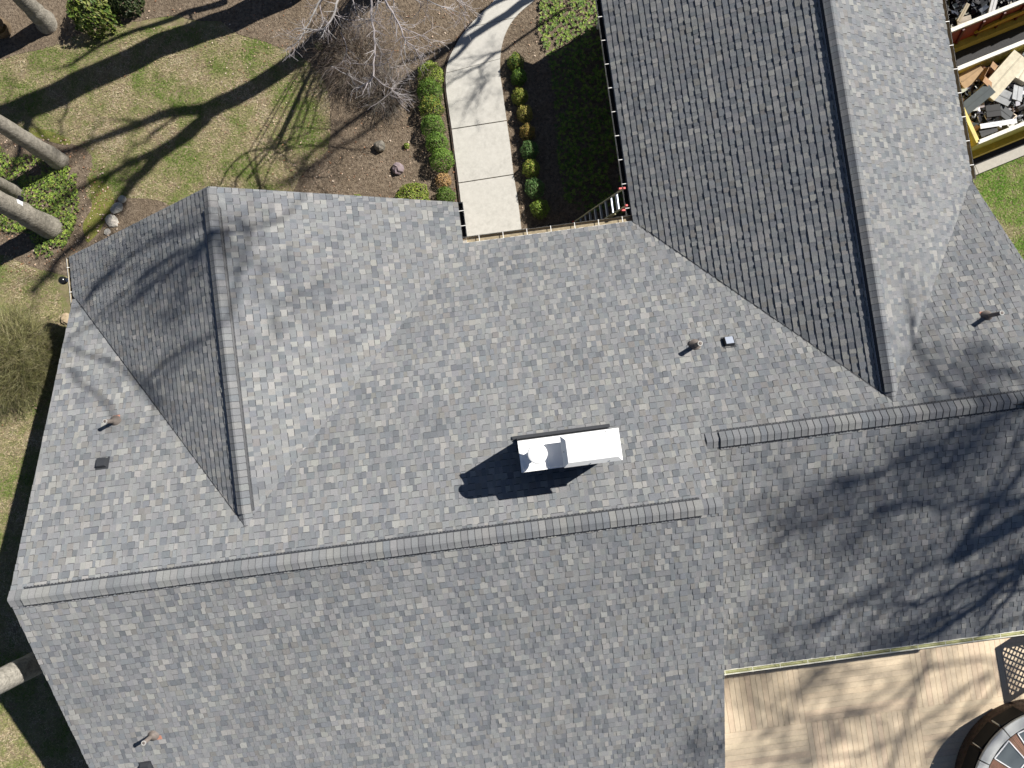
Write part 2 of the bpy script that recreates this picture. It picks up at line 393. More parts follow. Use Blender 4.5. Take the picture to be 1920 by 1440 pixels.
def ridge(P0, P1, dl, dr, vent=(0, 1), hw=.165, vh=.045, seed=3, nubs=None, shine=False):
    """cap shingles from P0 to P1 (world, at ridge line). dl/dr: unit downslope 3-D vectors on each side."""
    random.seed(seed); P0, P1 = np.array(P0), np.array(P1); L = np.linalg.norm(P1-P0); d = (P1-P0)/L
    e = .142; n = int(L/e); mb = MB(); zz = ZA
    v0, v1 = vent[0]*L, vent[1]*L
    v0 = round(v0/e)*e; v1 = min(L, round(v1/e)*e)
    for i in range(n+1):
        s0 = i*e; s1 = min(s0+e*1.22, L)
        if s0 >= L: break
        lift = vh if v0 <= s0+.01 < v1-.01 else .016
        col = random.choice([(.255, .257, .256), MID, MID, BLUE, (.24, .245, .25), (.21, .217, .227), (.18, .188, .2)]); col = jit(col, .05)
        prof = []
        for q in (-1, -.72, -.4, -.14, .14, .4, .72, 1):
            D = dl if q < 0 else dr; x = abs(q)*hw
            rr = .028*(1-math.exp(-(abs(q)*2.2)**2))       # rounded crest
            prof.append(D*x+zz*(lift+.022-rr*.6+.0))
        rowA = [P0+d*s0+p+zz*.011 for p in prof]; rowB = [P0+d*s1+p-zz*.002 for p in prof]
        m_ = len(prof); base = [P0+d*s0+p-zz*.004 for p in prof]
        vs = rowA+rowB+base
        fs = [(j, j+1, m_+j+1, m_+j) for j in range(m_-1)]
        o = len(mb.v); mb.v += [tuple(p) for p in vs]
        for f in fs: mb.f.append(tuple(x+o for x in f)); mb.c.append(col)
        for j in range(m_-1): mb.f.append((o+j+1, o+j, o+2*m_+j, o+2*m_+j+1)); mb.c.append(EDGE)
        if i > 0 and abs(s0-v0) > .01:      # dark granule band just in front of the butt edge
            g0 = [P0+d*(s0-.026)+p+zz*.0005 for p in prof]; g1 = [P0+d*(s0+.002)+p+zz*.002 for p in prof]
            mb.add(g0+g1, [(j, j+1, m_+j+1, m_+j) for j in range(m_-1)], jit((.07, .073, .08), .15))
        for j, jj in ((0, 0), (m_-1, m_-1)):       # side rims
            a_, b_ = rowA[j], rowB[j]; mb.add([a_, b_, b_-zz*.012, a_-zz*.012], [(0, 1, 2, 3)], EDGE)
    cap = mb.build('ridge_cap', 'shingle', H)
    if v1 > v0:
        vb = MB()
        for D in (dl, dr):
            a_ = P0+d*v0; b_ = P0+d*v1; wv = hw+.027
            c0, c1 = a_+D*.03, a_+D*wv; c2, c3 = b_+D*.03, b_+D*wv
            t_ = vh-.012
            vb.add([c0+zz*t_, c1+zz*(t_-.012), c3+zz*(t_-.012), c2+zz*t_, c0-zz*.0, c1+zz*.006, c3+zz*.006, c2-zz*.0],
                   [(0, 1, 2, 3), (1, 5, 6, 2), (0, 4, 5, 1), (3, 2, 6, 7)], (.02, .02, .02))
            if nubs is None or nubs:                    # outer baffle lip with little ribs
                e0 = c1+D*.012; e1_ = c3+D*.012
                vb.add([e0+zz*.018, e1_+zz*.018, e1_+D*.006+zz*.014, e0+D*.006+zz*.014, e0, e1_], [(0, 1, 2, 3), (0, 4, 5, 1)], (.02, .02, .02))
                q = 0
                while q < v1-v0:
                    c = c1+d*q+D*.006; vb.box(c+zz*.02, d*.012, D*.009, zz*.005, (.02, .02, .02)); q += .07
        vb.build('ridge_vent', 'darktrim', cap)
    if shine:  # pale tube on one side stands in for the highlight along the vent edge
        a_ = P0+d*v0+dl*(hw+.045)+zz*.034; b_ = P0+d*v1+dl*(hw+.045)+zz*.034; mb = MB(); mb.tube([a_, (a_+b_)/2, b_], .0042, 6); mb.build('vent_lip_highlight', 'alum', cap)
    return cap
def dn(k, sign=1):     # unit downslope
    z0, gu, gv = PL[k]; m = math.hypot(gu, gv); up = np.array([gu, gv])/m; L = math.sqrt(1+m*m)
    return -(UA*up[0]+VA*up[1]+ZA*m)/L
ridge(W(uW, vA, zA_), W(uAe, vA, zA_), dn('N'), dn('SA'), (.023, .975), hw=.178, seed=1)
ridge(W(uAe+.02, vB, zB_), W(cutEnd[0], vB, zB_), dn('N'), dn('SB'), (.026, 1), hw=.175, seed=2)
ridge(W(uCr, 5.70, zC), W(uCr, vCr-.05, zC), dn('CW'), dn('CE'), (.055, .955), vh=.058, seed=4, shine=True)
ridge(W(uDr, VD, zD), W(uDr, vDr-.05, zD), dn('DW'), dn('DE'), (0, .975), vh=.075, hw=.16, seed=5, shine=True)

# valley flashing lines (thin dark metal open strip)
def valley(k1, k2, a, b, wdt=.035):
    mb = MB(); A = W(*a, 0); B = W(*b, 0)
    A[2] = max(pz(k1, *a), pz(k2, *a))+.019; B[2] = max(pz(k1, *b), pz(k2, *b))+.019
    d = (B-A)/np.linalg.norm(B-A); sd = np.cross(d, ZA); sd /= np.linalg.norm(sd)
    mb.tube([A, (A+B)/2+[0, 0, .001], B], .006, 6); mb.build('valley_edge', 'darktrim', H)
valley('CW', 'N', (uCw+.12, vN-.12), (uCr-.02, vCr)); valley('DW', 'N', (uDw+.15, vN-.15), (uDr-.02, vDr))

# walls ---------------------------------------------------------------
def walls():
    segs = [(( -10.1, -8.5), (-10.1, vA), 'SA'), ((-10.1, vA), (-10.1, 4.2), 'N'), ((-10.1, 4.2), (-10.1, 5.25), 'CW'),
            ((-10.1, 5.25), (uCr, 5.25), 'CW'), ((uCr, 5.25), (-1.03, 5.25), 'CE'), ((-1.03, 5.25), (-1.03, 4.15), 'CE'),
            ((-1.03, 4.15), (3.93, 4.15), 'N'), ((3.93, 4.15), (3.93, 11.05), 'DW'), ((3.93, 11.05), (uDr, 11.05), 'DW'),
            ((uDr, 11.05), (11.75, 11.05), 'DE'), ((11.75, 11.05), (11.75, 4.2), 'DE'), ((11.75, 4.2), (cutEnd[0]-.4, 2.2), 'N'),
            ((cutEnd[0]-.4, 2.2), (cutEnd[0]-.4, vB), 'N'), ((cutEnd[0]-.4, vB), (cutEnd[0]-.4, vBs+.35), 'SB'),
            ((cutEnd[0]-.4, vBs+.35), (3.65, vBs+.35), 'SB'), ((3.65, vBs+.35), (3.65, -8.5), 'SA'), ((3.65, -8.5), (-10.1, -8.5), 'SA'),
            ((3.65, vA), (3.65, vB), 'N'), ((3.65, vBs+.35), (3.65, vA), 'SA')]
    mb = MB()
    for a, b, k in segs:
        A, B = W(*a), W(*b); za, zb = pz(k, *a)-.16, pz(k, *b)-.16
        d = (B-A)/np.linalg.norm(B-A); nn = np.array([-d[1], d[0], 0])*.1
        mb.add([A, B, B+ZA*zb, A+ZA*za, A-nn, B-nn, B-nn+ZA*zb, A-nn+ZA*za], [(3, 2, 1, 0), (4, 5, 6, 7), (0, 1, 5, 4), (7, 6, 2, 3), (0, 4, 7, 3), (1, 2, 6, 5)])
    wl_ = mb.build('wall', 'siding', H)
    for (u, v, wd, ax) in [(.4, 4.25, 1.4, 'u'), (2.6, 4.25, .95, 'u'), (3.83, 7.5, 1.2, 'v'), (-8, 5.35, 1.2, 'u'), (-3.5, 5.35, 1.2, 'u'), (11.85, 8.5, 1.2, 'v'), (6.5, vBs+.25, 1.8, 'u'), (-10.2, -5, 1.1, 'v'), (-10.2, 1, 1.1, 'v')]:
        a = UA if ax == 'u' else VA; b = VA if ax == 'u' else UA
        door = wd == .95; zc, hh = (1.05, 1.0) if door else (1.5, .55)
        c = W(u, v, zc); f = MB(); f.box(c, a*(wd/2+.06), b*.03, ZA*(hh+.06)); fo = f.build('door' if door else 'window', 'white', H)
        p = MB(); p.box(c, a*wd/2, b*.045, ZA*hh); p.build('panel' if door else 'pane', 'slate' if door else 'glass', fo)
walls()

# gutters ---------------------------------------------------------------
def gutter(a, b, out, z, inner='trough', lip='white', hang=.61, gw=.125, seed=0, off=.3, dep=.10, lw=.0065):
    """open K gutter from a to b (u,v), outward direction out (world unit)"""
    A, B = W(*a, z), W(*b, z); L = np.linalg.norm(B-A); d = (B-A)/L; out = np.asarray(out)
    mb = MB()
    pr = [(0, 0, .0), (0, -dep, 0), (gw*.75, -dep, 0), (gw, -.03, 0), (gw, 0, 0), (gw-.016, .002, 0)]
    t = .003
    outer = [(0-t, 0), (-t, -dep-t), (gw*.75+t, -dep-t), (gw+.006, -.03), (gw+.004, .006), (gw-.010, .006)]
    def strip(p, q, flip=False, thick=None):
        vs = [A+out*p[0]+ZA*p[1], B+out*p[0]+ZA*p[1], B+out*q[0]+ZA*q[1], A+out*q[0]+ZA*q[1]]
        mb.add(vs, [(3, 2, 1, 0) if flip else (0, 1, 2, 3)])
    for i in range(5): strip(outer[i], outer[i+1])
    for P in (A, B):
        mb.add([P+out*x+ZA*y for x, y in outer[:5]], [(0, 1, 2, 3, 4)])
    mb.box((A+B)/2-out*.004, (B-A)/2, out*.006, ZA*.012)
    mb.box((A+B)/2+out*(gw+.004-lw), (B-A)/2, out*lw, ZA*.006)
    if lw > .01: mb.box((A+B)/2+out*.028, (B-A)/2, out*.012, ZA*.005)
    go = mb.build('gutter', lip, H)
    m2 = MB(); 
    for p, q in zip(pr[:4], pr[1:5]):
        vs = [A+out*(p[0]+.003)+ZA*(p[1]+.003), B+out*(p[0]+.003)+ZA*(p[1]+.003), B+out*(q[0]-.002)+ZA*(q[1]+.003), A+out*(q[0]-.002)+ZA*(q[1]+.003)]
        m2.add(vs, [(0, 1, 2, 3)])
    m2.build('gutter_trough', inner, go)
    q = off
    while q < L-.05:
        h = MB(); c = A+d*q+out*gw*.5+ZA*.004; h.box(c, d*.008, out*gw*.5, ZA*.003)
        h.build('gutter_hanger', lip, go); q += hang
    return go
gutter((uCe+.10, 4.56), (uDw-.0, 4.56), VA, zE-.03, 'trough', 'white', off=.32, hang=.60, gw=.155)
gutter((uDw-.01, VD), (uDw-.01, 4.72), -UA, zE-.03, 'black', 'white', off=.3, hang=.62, gw=.135)
gutter((uDe, 4.5), (uDe, VD), UA, zE-.03, 'trough', 'white', off=.35, hang=.62)
gutter((uCe, 4.72), (uCe, 5.60), UA, zE-.03, 'black', 'white', off=.28, hang=.38)
gutter((uCw, 5.50), (uCw, 4.05), -UA, zE-.03, 'trough', 'white', off=.25, hang=.62, gw=.11)
gutter((uAe+.02, vBs), (cutEnd[0], vBs), -VA, pz('SB', 0, vBs)-.03, 'troughy', 'cream', off=.25, hang=.66, gw=.15, lw=.020)
# downspouts
mb = MB(); a = W(uCw-.03, 4.3, 0); mb.tube([a+[0, 0, 2.4], a+UA*.1+[0, 0, 2.25], W(-10.17, 4.3, 2.1), W(-10.17, 4.3, .1)], .04, 6); mb.build('downspout', 'white', H)
mb = MB(); a = W(uDw-.06, 10.9, 0); mb.tube([a+[0, 0, 2.42], a+[0, 0, 2.3], W(3.86, 10.9, 2.1), W(3.86, 10.9, .1)], .04, 6); mb.build('downspout', 'white', H)
# wall lamp on the west side
p = G(118, 526, 2.3); lm = MB()
lm.lathe(p, [(0, .1)]+[(.105*math.sin(q), .105*math.cos(q)) for q in np.linspace(.15, 3.0, 12)]+[(0, -.105)], 20); lo = lm.build('wall_lamp', 'lampblack', H, True)
lm = MB(); lm.tube([p, p+UA*.25, p+UA*.55], [.05, .045, .04], 10); lm.build('lamp_arm', 'alum', lo)

# chimney ---------------------------------------------------------------
zcap = 6.49
NW, NE, SE_, SW = G(971, 826, zcap), G(1160, 803, zcap), G(1166, 862, zcap), G(978, 885, zcap)
cc = (NW+NE+SE_+SW)/4; ccu, ccv = UV(cc); hw_, hd_ = 1.93/2, .60/2
ch = MB(); ch.box(W(ccu, ccv, (4.3+zcap-.03)/2), UA*(hw_-.02), VA*(hd_-.02), ZA*((zcap-.03-4.3)/2)); CH = ch.build('chimney', 'slate', H)
b = MB(); b.box(W(ccu, ccv, zcap-.02), UA*hw_, VA*hd_, ZA*.022)
for s in (-1, 1):
    b.box(W(ccu, ccv+s*(hd_-.012), zcap+.012), UA*hw_, VA*.012, ZA*.010)
    b.box(W(ccu+s*(hw_-.012), ccv, zcap+.012), UA*.012, VA*(hd_-.024), ZA*.010)
b.build('chimney_pan', 'capwhite', CH)
vn = ccv+hd_; zb = pz('N', 0, vn)
b = MB(); b.box(W(ccu-.02, vn+.03, zb+.03), UA*(hw_+.08), VA*.035-ZA*.035*s_, ZA*.012)
b.box(W(ccu, vn+.005, zb+.08), UA*(hw_+.01), VA*.008, ZA*.07)
for s in (-1, 1):
    b.box(W(ccu+s*(hw_-.005), ccv, pz('N', 0, ccv)+.06), UA*.012, VA*hd_-ZA*hd_*s_, ZA*.07)
b.build('chimney_flashing', 'darktrim', CH)
# hood over the right part
hx0, hx1 = G(1052, 848, zcap+.3), G(1163, 832, zcap+.3)
hc = (G(1050, 819, zcap+.37)+G(1160, 803, zcap+.37)+G(1168, 862, zcap+.37)+G(1058, 878, zcap+.37))/4; hu, hv = UV(hc)
hwu, hwv = .545, .295
b = MB(); lo_, hi_ = zcap+.33, zcap+.43
def ringv(x, y, z): return [W(hu-x, hv-y, z), W(hu+x, hv-y, z), W(hu+x, hv+y, z), W(hu-x, hv+y, z)]
vs = ringv(hwu, hwv, lo_-.03)+ringv(hwu, hwv, lo_)+ringv(hwu-.085, hwv-.085, hi_)
fs = [(0, 3, 2, 1), (8, 9, 10, 11)]
for o_ in (0, 4):
    for i in range(4): j = (i+1) % 4; fs.append((o_+i, o_+j, o_+4+j, o_+4+i))
b.add(vs, fs); hood = b.build('chimney_hood', 'capwhite', CH)
b = MB(); b.box(W(hu+.01, hv, (zcap+lo_)/2), UA*(hwu-.12), VA*(hwv-.08), ZA*(lo_-.03-zcap)/2); b.build('flue_housing', 'alum', CH)
for x, y, z in [(-.05, -hwv+.02, lo_+.03), (.3, -hwv+.02, lo_+.03), (-hwu+.03, 0, lo_+.035), (0, hwv-.03, lo_+.035), (.3, hwv-.03, lo_+.035)]:
    b = MB(); b.box(W(hu+x, hv+y, z+.006), UA*.007, VA*.007, ZA*.006); b.build('screw', 'slate', CH)
# round flue with rain cap at the left
fu, fv = UV(G(1008, 851, zcap+.40))
b = MB(); b.lathe(W(fu, fv, zcap), [(.10, 0), (.10, .36), (.09, .36)], 24); b.build('flue', 'capwhite', CH, True)
b = MB(); b.lathe(W(fu, fv, zcap+.38), [(.0, .014), (.10, .013), (.175, .008), (.185, 0), (.175, -.008), (0, -.008)], 28); b.build('flue_cap', 'capwhite', CH, True)

# pipes and vents ---------------------------------------------------------------
def pipe(bx, by, key, h, r=.045, flash='ul', lean=(0, 0), fl=(-.06, .05)):
    B = OP(bx, by, key); z0, gu, gv = PL[key]; mb = MB()
    T = B+[lean[0], lean[1], h]
    mb.tube([B-[0, 0, .02], B+(T-B)*.25, T], [r*1.75, r*1.02, r], 18); p = mb.build('vent_pipe', 'pipe', H, True)
    m = MB(); m.lathe(T, [(r+.004, -.012), (r+.006, .004), (r-.012, .004), (r-.014, -.03)], 18); m.build('pipe_rim', 'pipelip', p)
    m = MB(); m.lathe(T, [(r-.012, -.002), (0, -.002)], 16); m.build('pipe_bore', 'black', p)
    m = MB(); m.lathe(B+[0, 0, .02], [(r*3.0, -.015), (r*2.2, .03), (r*1.5, .075), (r*1.0, .10)], 18); m.build('pipe_boot', 'pipe', p, True)
    u, v = UV(B); c = W(u+fl[0], v+fl[1], pz(key, u+fl[0], v+fl[1])+.018)
    tv = VA+ZA*gv; tu = UA+ZA*gu
    m = MB(); m.box(c, tu*.075, tv*.05, ZA*.004); m.build('flashing_plate', 'coral', p)
    return p
pipe(1303, 648, 'N', .46, .05, fl=(-.01, .06))
pipe(217, 790, 'N', .42, .045, fl=(.01, .09))
pipe(1850, 593, 'N', .50, .045, fl=(-.05, .07))
pipe(288, 1377, 'SA', .42, .045, fl=(.08, -.09))
def boxvent(x, y, key, light=False):
    B = OP(x, y, key); z0, gu, gv = PL[key]; u, v = UV(B)
    tu, tv = UA+ZA*gu, VA+ZA*gv; nr = ZA-UA*gu-VA*gv; nr = nr/np.linalg.norm(nr)
    m = MB(); w1, h1 = .11, .10
    m.box(B+nr*.012, tu*(w1+.03), tv*(h1+.03), nr*.004); p = m.build('roof_vent', 'darktrim', H)
    m = MB(); a = [B+tu*i*w1+tv*j*h1+nr*.01 for i, j in ((-1, -1), (1, -1), (1, 1), (-1, 1))]
    t = [B+tu*i*w1*.85+tv*j*h1*.85+nr*(.10 if True else .07) for i, j in ((-1, -1), (1, -1), (1, 1), (-1, 1))]
    m.add(a+t, [(4, 5, 6, 7), (0, 1, 5, 4), (1, 2, 6, 5), (2, 3, 7, 6), (3, 0, 4, 7)]); m.build('vent_hood', 'darktrim', p)
    if light: m = MB(); m.box(B+nr*.104, tu*w1*.78, tv*h1*.78, nr*.003); m.build('vent_lid', 'alum', p)
boxvent(1366, 642, 'N', True); boxvent(193, 869, 'N'); boxvent(275, 1436, 'SA')

# ------------------------------------------------------------------ DECK
ZD = .28
DP = G(1357, 1255, ZD); du0, dv0 = UV(DP)
def dk(x, y): return UV(G(x, y, ZD))
def deck():
    t = thing('deck', W(7, -8.5, 0), 'tan timber deck of basket-weave board panels beside the gutter', 'deck')
    random.seed(5)
    u1 = dk(1503, 1300)[0]; u2 = dk(1712, 1270)[0]; u3 = dk(1893, 1260)[0]; v1 = dk(1430, 1366)[1]; vtop = -6.1
    us = [3.66, u1, u2, u3+.02, u3+2.7]; vsn = [vtop, v1, v1-1.95, v1-3.9]
    for j in range(3):
        for i in range(4):
            ver = (i+j) % 2 == 0
            a0, a1, b0, b1 = us[i], us[i+1], vsn[j+1], vsn[j]
            mb = MB(); L = (a1-a0) if ver else (b1-b0); n = round(L/.148); st = L/n
            for q in range(n):
                gp = .0038 if ver else .0026; base = random.choice([(.68, .555, .40), (.67, .555, .405), (.69, .57, .415), (.675, .54, .395)])
                c = jit(base, .02); zt = ZD+random.uniform(-.0015, .0015)
                if ver: mb.box(W(a0+(q+.5)*st, (b0+b1)/2, zt-.02), UA*(st/2-gp), VA*((b1-b0)/2-.003), ZA*.02, c)
                else: mb.box(W((a0+a1)/2, b0+(q+.5)*st, zt-.02), UA*((a1-a0)/2-.003), VA*(st/2-gp), ZA*.02, c)
            mb.build('board_panel', 'deck', t)
    fr = MB(); fr.box(W((us[0]+us[-1])/2, (vsn[0]+vsn[-1])/2, ZD/2-.025), UA*(us[-1]-us[0])/2*.995, VA*(vsn[0]-vsn[-1])/2*.995, ZA*(ZD/2-.025), (.10, .07, .05)); fr.build('deck_frame', 'brick', t)
deck()
# round spa
ZS = 1.15
sc = G(1990, 1500, ZS); RS = 161/F*(CAMZ-ZS)
spa = thing('round_spa', (sc[0], sc[1], ZD), 'round raised spa with grey coping and framed panels at the corner of the deck', 'spa')
def cyl(name, m, prof, a0=0, a1=2*math.pi, n=72, col=(.5, .5, .5), par=None, closed=True):
    mb = MB(); k = len(prof); th = np.linspace(a0, a1, n+1)
    for q in th:
        for r, z in prof: mb.v.append((sc[0]+r*math.cos(q), sc[1]+r*math.sin(q), z))
    for i in range(n):
        for j in range(k-1):
            mb.f.append((i*k+j, (i+1)*k+j, (i+1)*k+j+1, i*k+j+1)); mb.c.append(col)
    return mb.build(name, m, par or spa)
mb = MB(); random.seed(9)
rows = 13; nb = 150
for r in range(rows):
    z0_, z1_ = ZD+(ZS-.05-ZD)*r/rows, ZD+(ZS-.05-ZD)*(r+1)/rows
    for i in range(nb):
        q0 = 2*math.pi*(i+(r % 2)*.5)/nb; q1 = q0+2*math.pi/nb*.9; ro = RS-.05
        c = jit((.085, .058, .042), .28)
        P = [(sc[0]+x*math.cos(q), sc[1]+x*math.sin(q), z) for z in (z0_+.006, z1_) for q, x in ((q0, ro), (q1, ro), (q1, ro-.03), (q0, ro-.03))]
        mb.add(P, [(0, 1, 5, 4), (4, 5, 6, 7), (0, 4, 7, 3), (1, 2, 6, 5)], c)
mb.build('spa_skirt', 'brick', spa)
cyl('skirt_core', 'slate', [(RS-.07, ZD), (RS-.07, ZS-.05)])
for q in (119, 138.5, 158, 177.5):
    q = R_(q); er = np.array([math.cos(q), math.sin(q), 0]); et = np.array([-er[1], er[0], 0])
    m = MB(); m.box(np.array([sc[0], sc[1], ZS-.31])+er*(RS-.055), et*.34, er*.055, ZA*.20); vo = m.build('spa_opening', 'black', spa)
    m = MB(); m.box(np.array([sc[0], sc[1], ZS-.31])+er*(RS-.03)+et*.36, et*.012, er*.028, ZA*.14); m.build('opening_trim', 'cream', vo)
nseg = 14
for i in range(nseg):
    a0 = 2*math.pi*i/nseg+.012/2; a1 = 2*math.pi*(i+1)/nseg-.012/2
    cyl('coping_stone', 'coping', [(RS, ZS-.06), (RS, ZS-.01), (RS-.012, ZS), (RS-.27, ZS), (RS-.27, ZS-.05)], a0, a1, 5)
cyl('spa_floor', 'slate', [(RS-.27, ZS-.035), (0.01, ZS-.035)])
random.seed(3)
for i in range(nseg):
    a0 = 2*math.pi*(i+.1)/nseg; wd = 2*math.pi/nseg
    r1 = RS-.30; r0 = RS-.98
    m = MB()
    for q in range(6):     # reddish slats between the glass panels
        b0_ = a0+wd*.70+q*wd*.05; b1_ = b0_+wd*.042
        P = [(sc[0]+r*math.cos(b), sc[1]+r*math.sin(b), ZS-.01) for r, b in ((r0, b0_), (r1, b0_), (r1, b1_), (r0, b1_))]
        m.prism(P, .025, jit((.25, .14, .10), .2), (.5, .36, .22))
    m.build('slat_wedge', 'brick', spa)
    m = MB(); b0_, b1_ = a0, a0+wd*.66
    P = [np.array((sc[0]+r*math.cos(b), sc[1]+r*math.sin(b), ZS+.004)) for r, b in ((r0, b0_), (r1, b0_), (r1, b1_), (r0, b1_))]
    for j in range(4):
        A, B = P[j], P[(j+1) % 4]; d = B-A; sd = np.cross(d/np.linalg.norm(d), ZA)*.014; m.box((A+B)/2, d/2, sd, ZA*.012)
    fo = m.build('glass_panel', 'capwhite', spa)
    m = MB(); m.prism([p-ZA*.008 for p in P], .01); m.build('pane', 'mirror', fo)

# lattice screen just outside the frame (its shadow lies on the deck)
def lattice():
    Q = G(1866, 1216, ZD); Q2 = G(1884, 1322, ZD); h = 1.75; sft = SD/SD[2]*h; z0 = ZD
    A, B = Q+sft, Q2+sft; d = B-A; d[2] = 0; L = np.linalg.norm(d); d /= L
    A[2] = B[2] = ZD
    nn = np.cross(d, ZA)
    t = thing('lattice_screen', (A+B)/2, 'dark lattice privacy screen standing on the deck beside the house wall', 'screen')
    fr = MB(); c = (A+B)/2
    fr.box(c+ZA*(h-.09), d*L/2, nn*.02, ZA*.09); fr.box(c+ZA*.09, d*L/2, nn*.02, ZA*.09)
    for s in (-1, 1): fr.box(c+d*s*(L/2-.06)+ZA*h/2, d*.06, nn*.024, ZA*(h/2-.182))
    fr.build('frame', 'lattice', t)
    lt = MB(); x0, x1, y0, y1 = -L/2+.12, L/2-.12, .18, h-.18
    for sgn in (-1, 1):
        q = -4.
        while q < 4:
            pts = []
            for xx in (x0, x1):
                yy = sgn*xx+q+(y0+y1)/2
                if y0 <= yy <= y1: pts.append((xx, yy))
            for yy in (y0, y1):
                xx = (yy-q-(y0+y1)/2)*sgn
                if x0 <= xx <= x1: pts.append((xx, yy))
            if len(pts) >= 2:
                a, b = pts[0], pts[1]; a3 = c+d*a[0]+ZA*a[1]; b3 = c+d*b[0]+ZA*b[1]; dd = b3-a3
                if np.linalg.norm(dd) > .05:
                    pp = np.cross(dd/np.linalg.norm(dd), nn); lt.box((a3+b3)/2+nn*sgn*.006, dd/2, nn*.005, pp*.020)
            q += .17
    lt.build('lattice_slats', 'lattice', t)
    A2 = A+nn*0; dirn = UA*.9+VA*.42; dirn /= np.linalg.norm(dirn)
    fr = MB(); fr.box(A+UA*.75+ZA*h/2, UA*.75, VA*.02, ZA*h/2); fr.build('return_panel', 'lattice', t)
lattice()

# ------------------------------------------------------------------ LADDER
def ladder():
    Tc = G(1171, 372, 2.78); Bc = G(1078, 432, .09)
    t = thing('ladder', Bc, 'aluminium extension ladder with yellow rails and red feet leaning on the white gutter', 'ladder')
    ax = Tc-Bc; L = np.linalg.norm(ax); ax /= L; sd = VA.copy(); sd = sd-ax*(sd@ax); sd /= np.linalg.norm(sd); nn = np.cross(ax, sd)
    for s in (-1, 1):
        for k, (o, l0, l1) in enumerate(((0, 0, .82), (.05, .3, 1.03))):
            m = MB(); p0, p1 = Bc+ax*L*l0+sd*s*(.235-k*.02)+nn*o, Bc+ax*L*l1+sd*s*(.235-k*.02)+nn*o
            m.box((p0+p1)/2, (p1-p0)/2, sd*.013, nn*.026); m.build('rail', 'yellowrail', t)
        m = MB(); m.box(Bc+ax*L*1.04+sd*s*.215+nn*.05, ax*.03, sd*.022, nn*.03); m.build('end_cap', 'red', t)
        m = MB(); m.box(Bc+sd*s*.235, ax*.05, sd*.035, nn*.04); m.build('foot', 'red', t)
        m = MB(); m.box(Bc+ax*L*.97+sd*s*.27+nn*.03, ax*.03, sd*.02, nn*.05); m.build('bracket', 'red', t)
    for k in range(9):
        q = .12+k*.305
        if q > L-.1: break
        m = MB(); c = Bc+ax*q; m.box(c+nn*(.0 if q < L*.8 else .05), sd*.225, ax*.022, nn*.016); m.build('rung', 'alum', t)
        if q > L*.3:
            m = MB(); m.box(c+nn*.05+ax*.05, sd*.205, ax*.02, nn*.014); m.build('rung', 'alum', t)
ladder()

# ------------------------------------------------------------------ DUMPSTERS
def dumpster(P, ln, wd, h, label, colors, swoosh=False):
    """P = left near rim corner on the ground plane; axis e1, width n1"""
    t = thing('dumpster', P, label, 'dumpster', None); Z = lambda z: ZA*z
    yellow, side, inner = colors
    for nm, off, a, b in (('long_side', n1*0, e1*ln/2, n1*.04), ('long_side', n1*wd, e1*ln/2, n1*.04)):
        m = MB(); m.box(P+off+e1*ln/2+Z(.25+(h-.25)/2), a, b, Z((h-.25)/2), side); o = m.build(nm, 'paint', t)
        r = MB(); r.box(P+off+e1*ln/2+Z(h-.0), a, n1*.05, Z(.05), (.60, .57, .49)); r.build('top_rail', 'paint', o)
        q = MB(); s = -1 if off[0] == 0 and off[1] == 0 else 1
        q.box(P+off+n1*.12*s+e1*ln/2+Z(.42), a, n1*.08, Z(.20), yellow); q.build('bottom_rail', 'paint', o)
        if swoosh and s == -1:
            for k in range(int(ln/.6)):
                w_ = MB(); c = P-n1*.07+e1*(.2+k*.6)+Z(h*.66); w_.box(c, e1*.03+Z(.0), n1*.03, Z(h*.30)-e1*.25, (.10, .012, .02)); w_.build('side_rib', 'paint', o)
            w_ = MB(); pts = [(1.35, .95), (1.6, 1.15), (2.1, 1.28), (3.2, 1.30), (4.6, 1.42), (4.6, 1.1), (3.0, 1.02), (2.0, .93)]
            w_.prism([P-n1*.05+e1*x+Z(y*h/1.9+.1) for x, y in pts], n1*.0-n1*.07, (.50, .34, .03)); w_.build('painted_swoosh', 'paint', o)
    m = MB(); m.box(P+n1*wd/2+Z(.25+(h-.25)/2), e1*.04, n1*wd/2, Z((h-.25)/2), yellow); o = m.build('end_wall', 'paint', t)
    r = MB(); r.box(P+n1*wd/2+Z(h), e1*.05, n1*wd/2, Z(.05), (.55, .42, .06)); r.build('top_rail', 'paint', o)
    m = MB(); m.box(P+e1*ln+n1*wd/2+Z(.25+(h-.25)/2), e1*.04, n1*wd/2, Z((h-.25)/2), side); m.build('end_wall', 'paint', t)
    m = MB(); m.box(P+e1*ln/2+n1*wd/2+Z(.28), e1*ln/2, n1*wd/2, Z(.04), inner); m.build('container_floor', 'paint', t)
    for x in (.5, ln-.5):
        for y in (.3, wd-.3):
            m = MB(); c = P+e1*x+n1*y+Z(.12); m.tube([c-n1*.06, c+n1*.06], .12, 14, (.03, .03, .03)); m.build('wheel', 'paint', t)
    return t
HD = 1.75
P1 = G(1832, 268, HD); P1[2] = 0
P2 = G(1772, 62, HD); P2[2] = 0
dumpster(P1, 5.5, 2.0, HD, 'yellow roll-off dumpster full of roofing debris, nearer the lawn', ((.62, .42, .035), (.50, .40, .06), (.05, .05, .05)))
dumpster(P2, 5.5, 2.3, HD, 'maroon and yellow roll-off dumpster at the top right corner, half full of dark scraps', ((.50, .42, .07), (.30, .05, .06), (.05, .05, .05)), True)
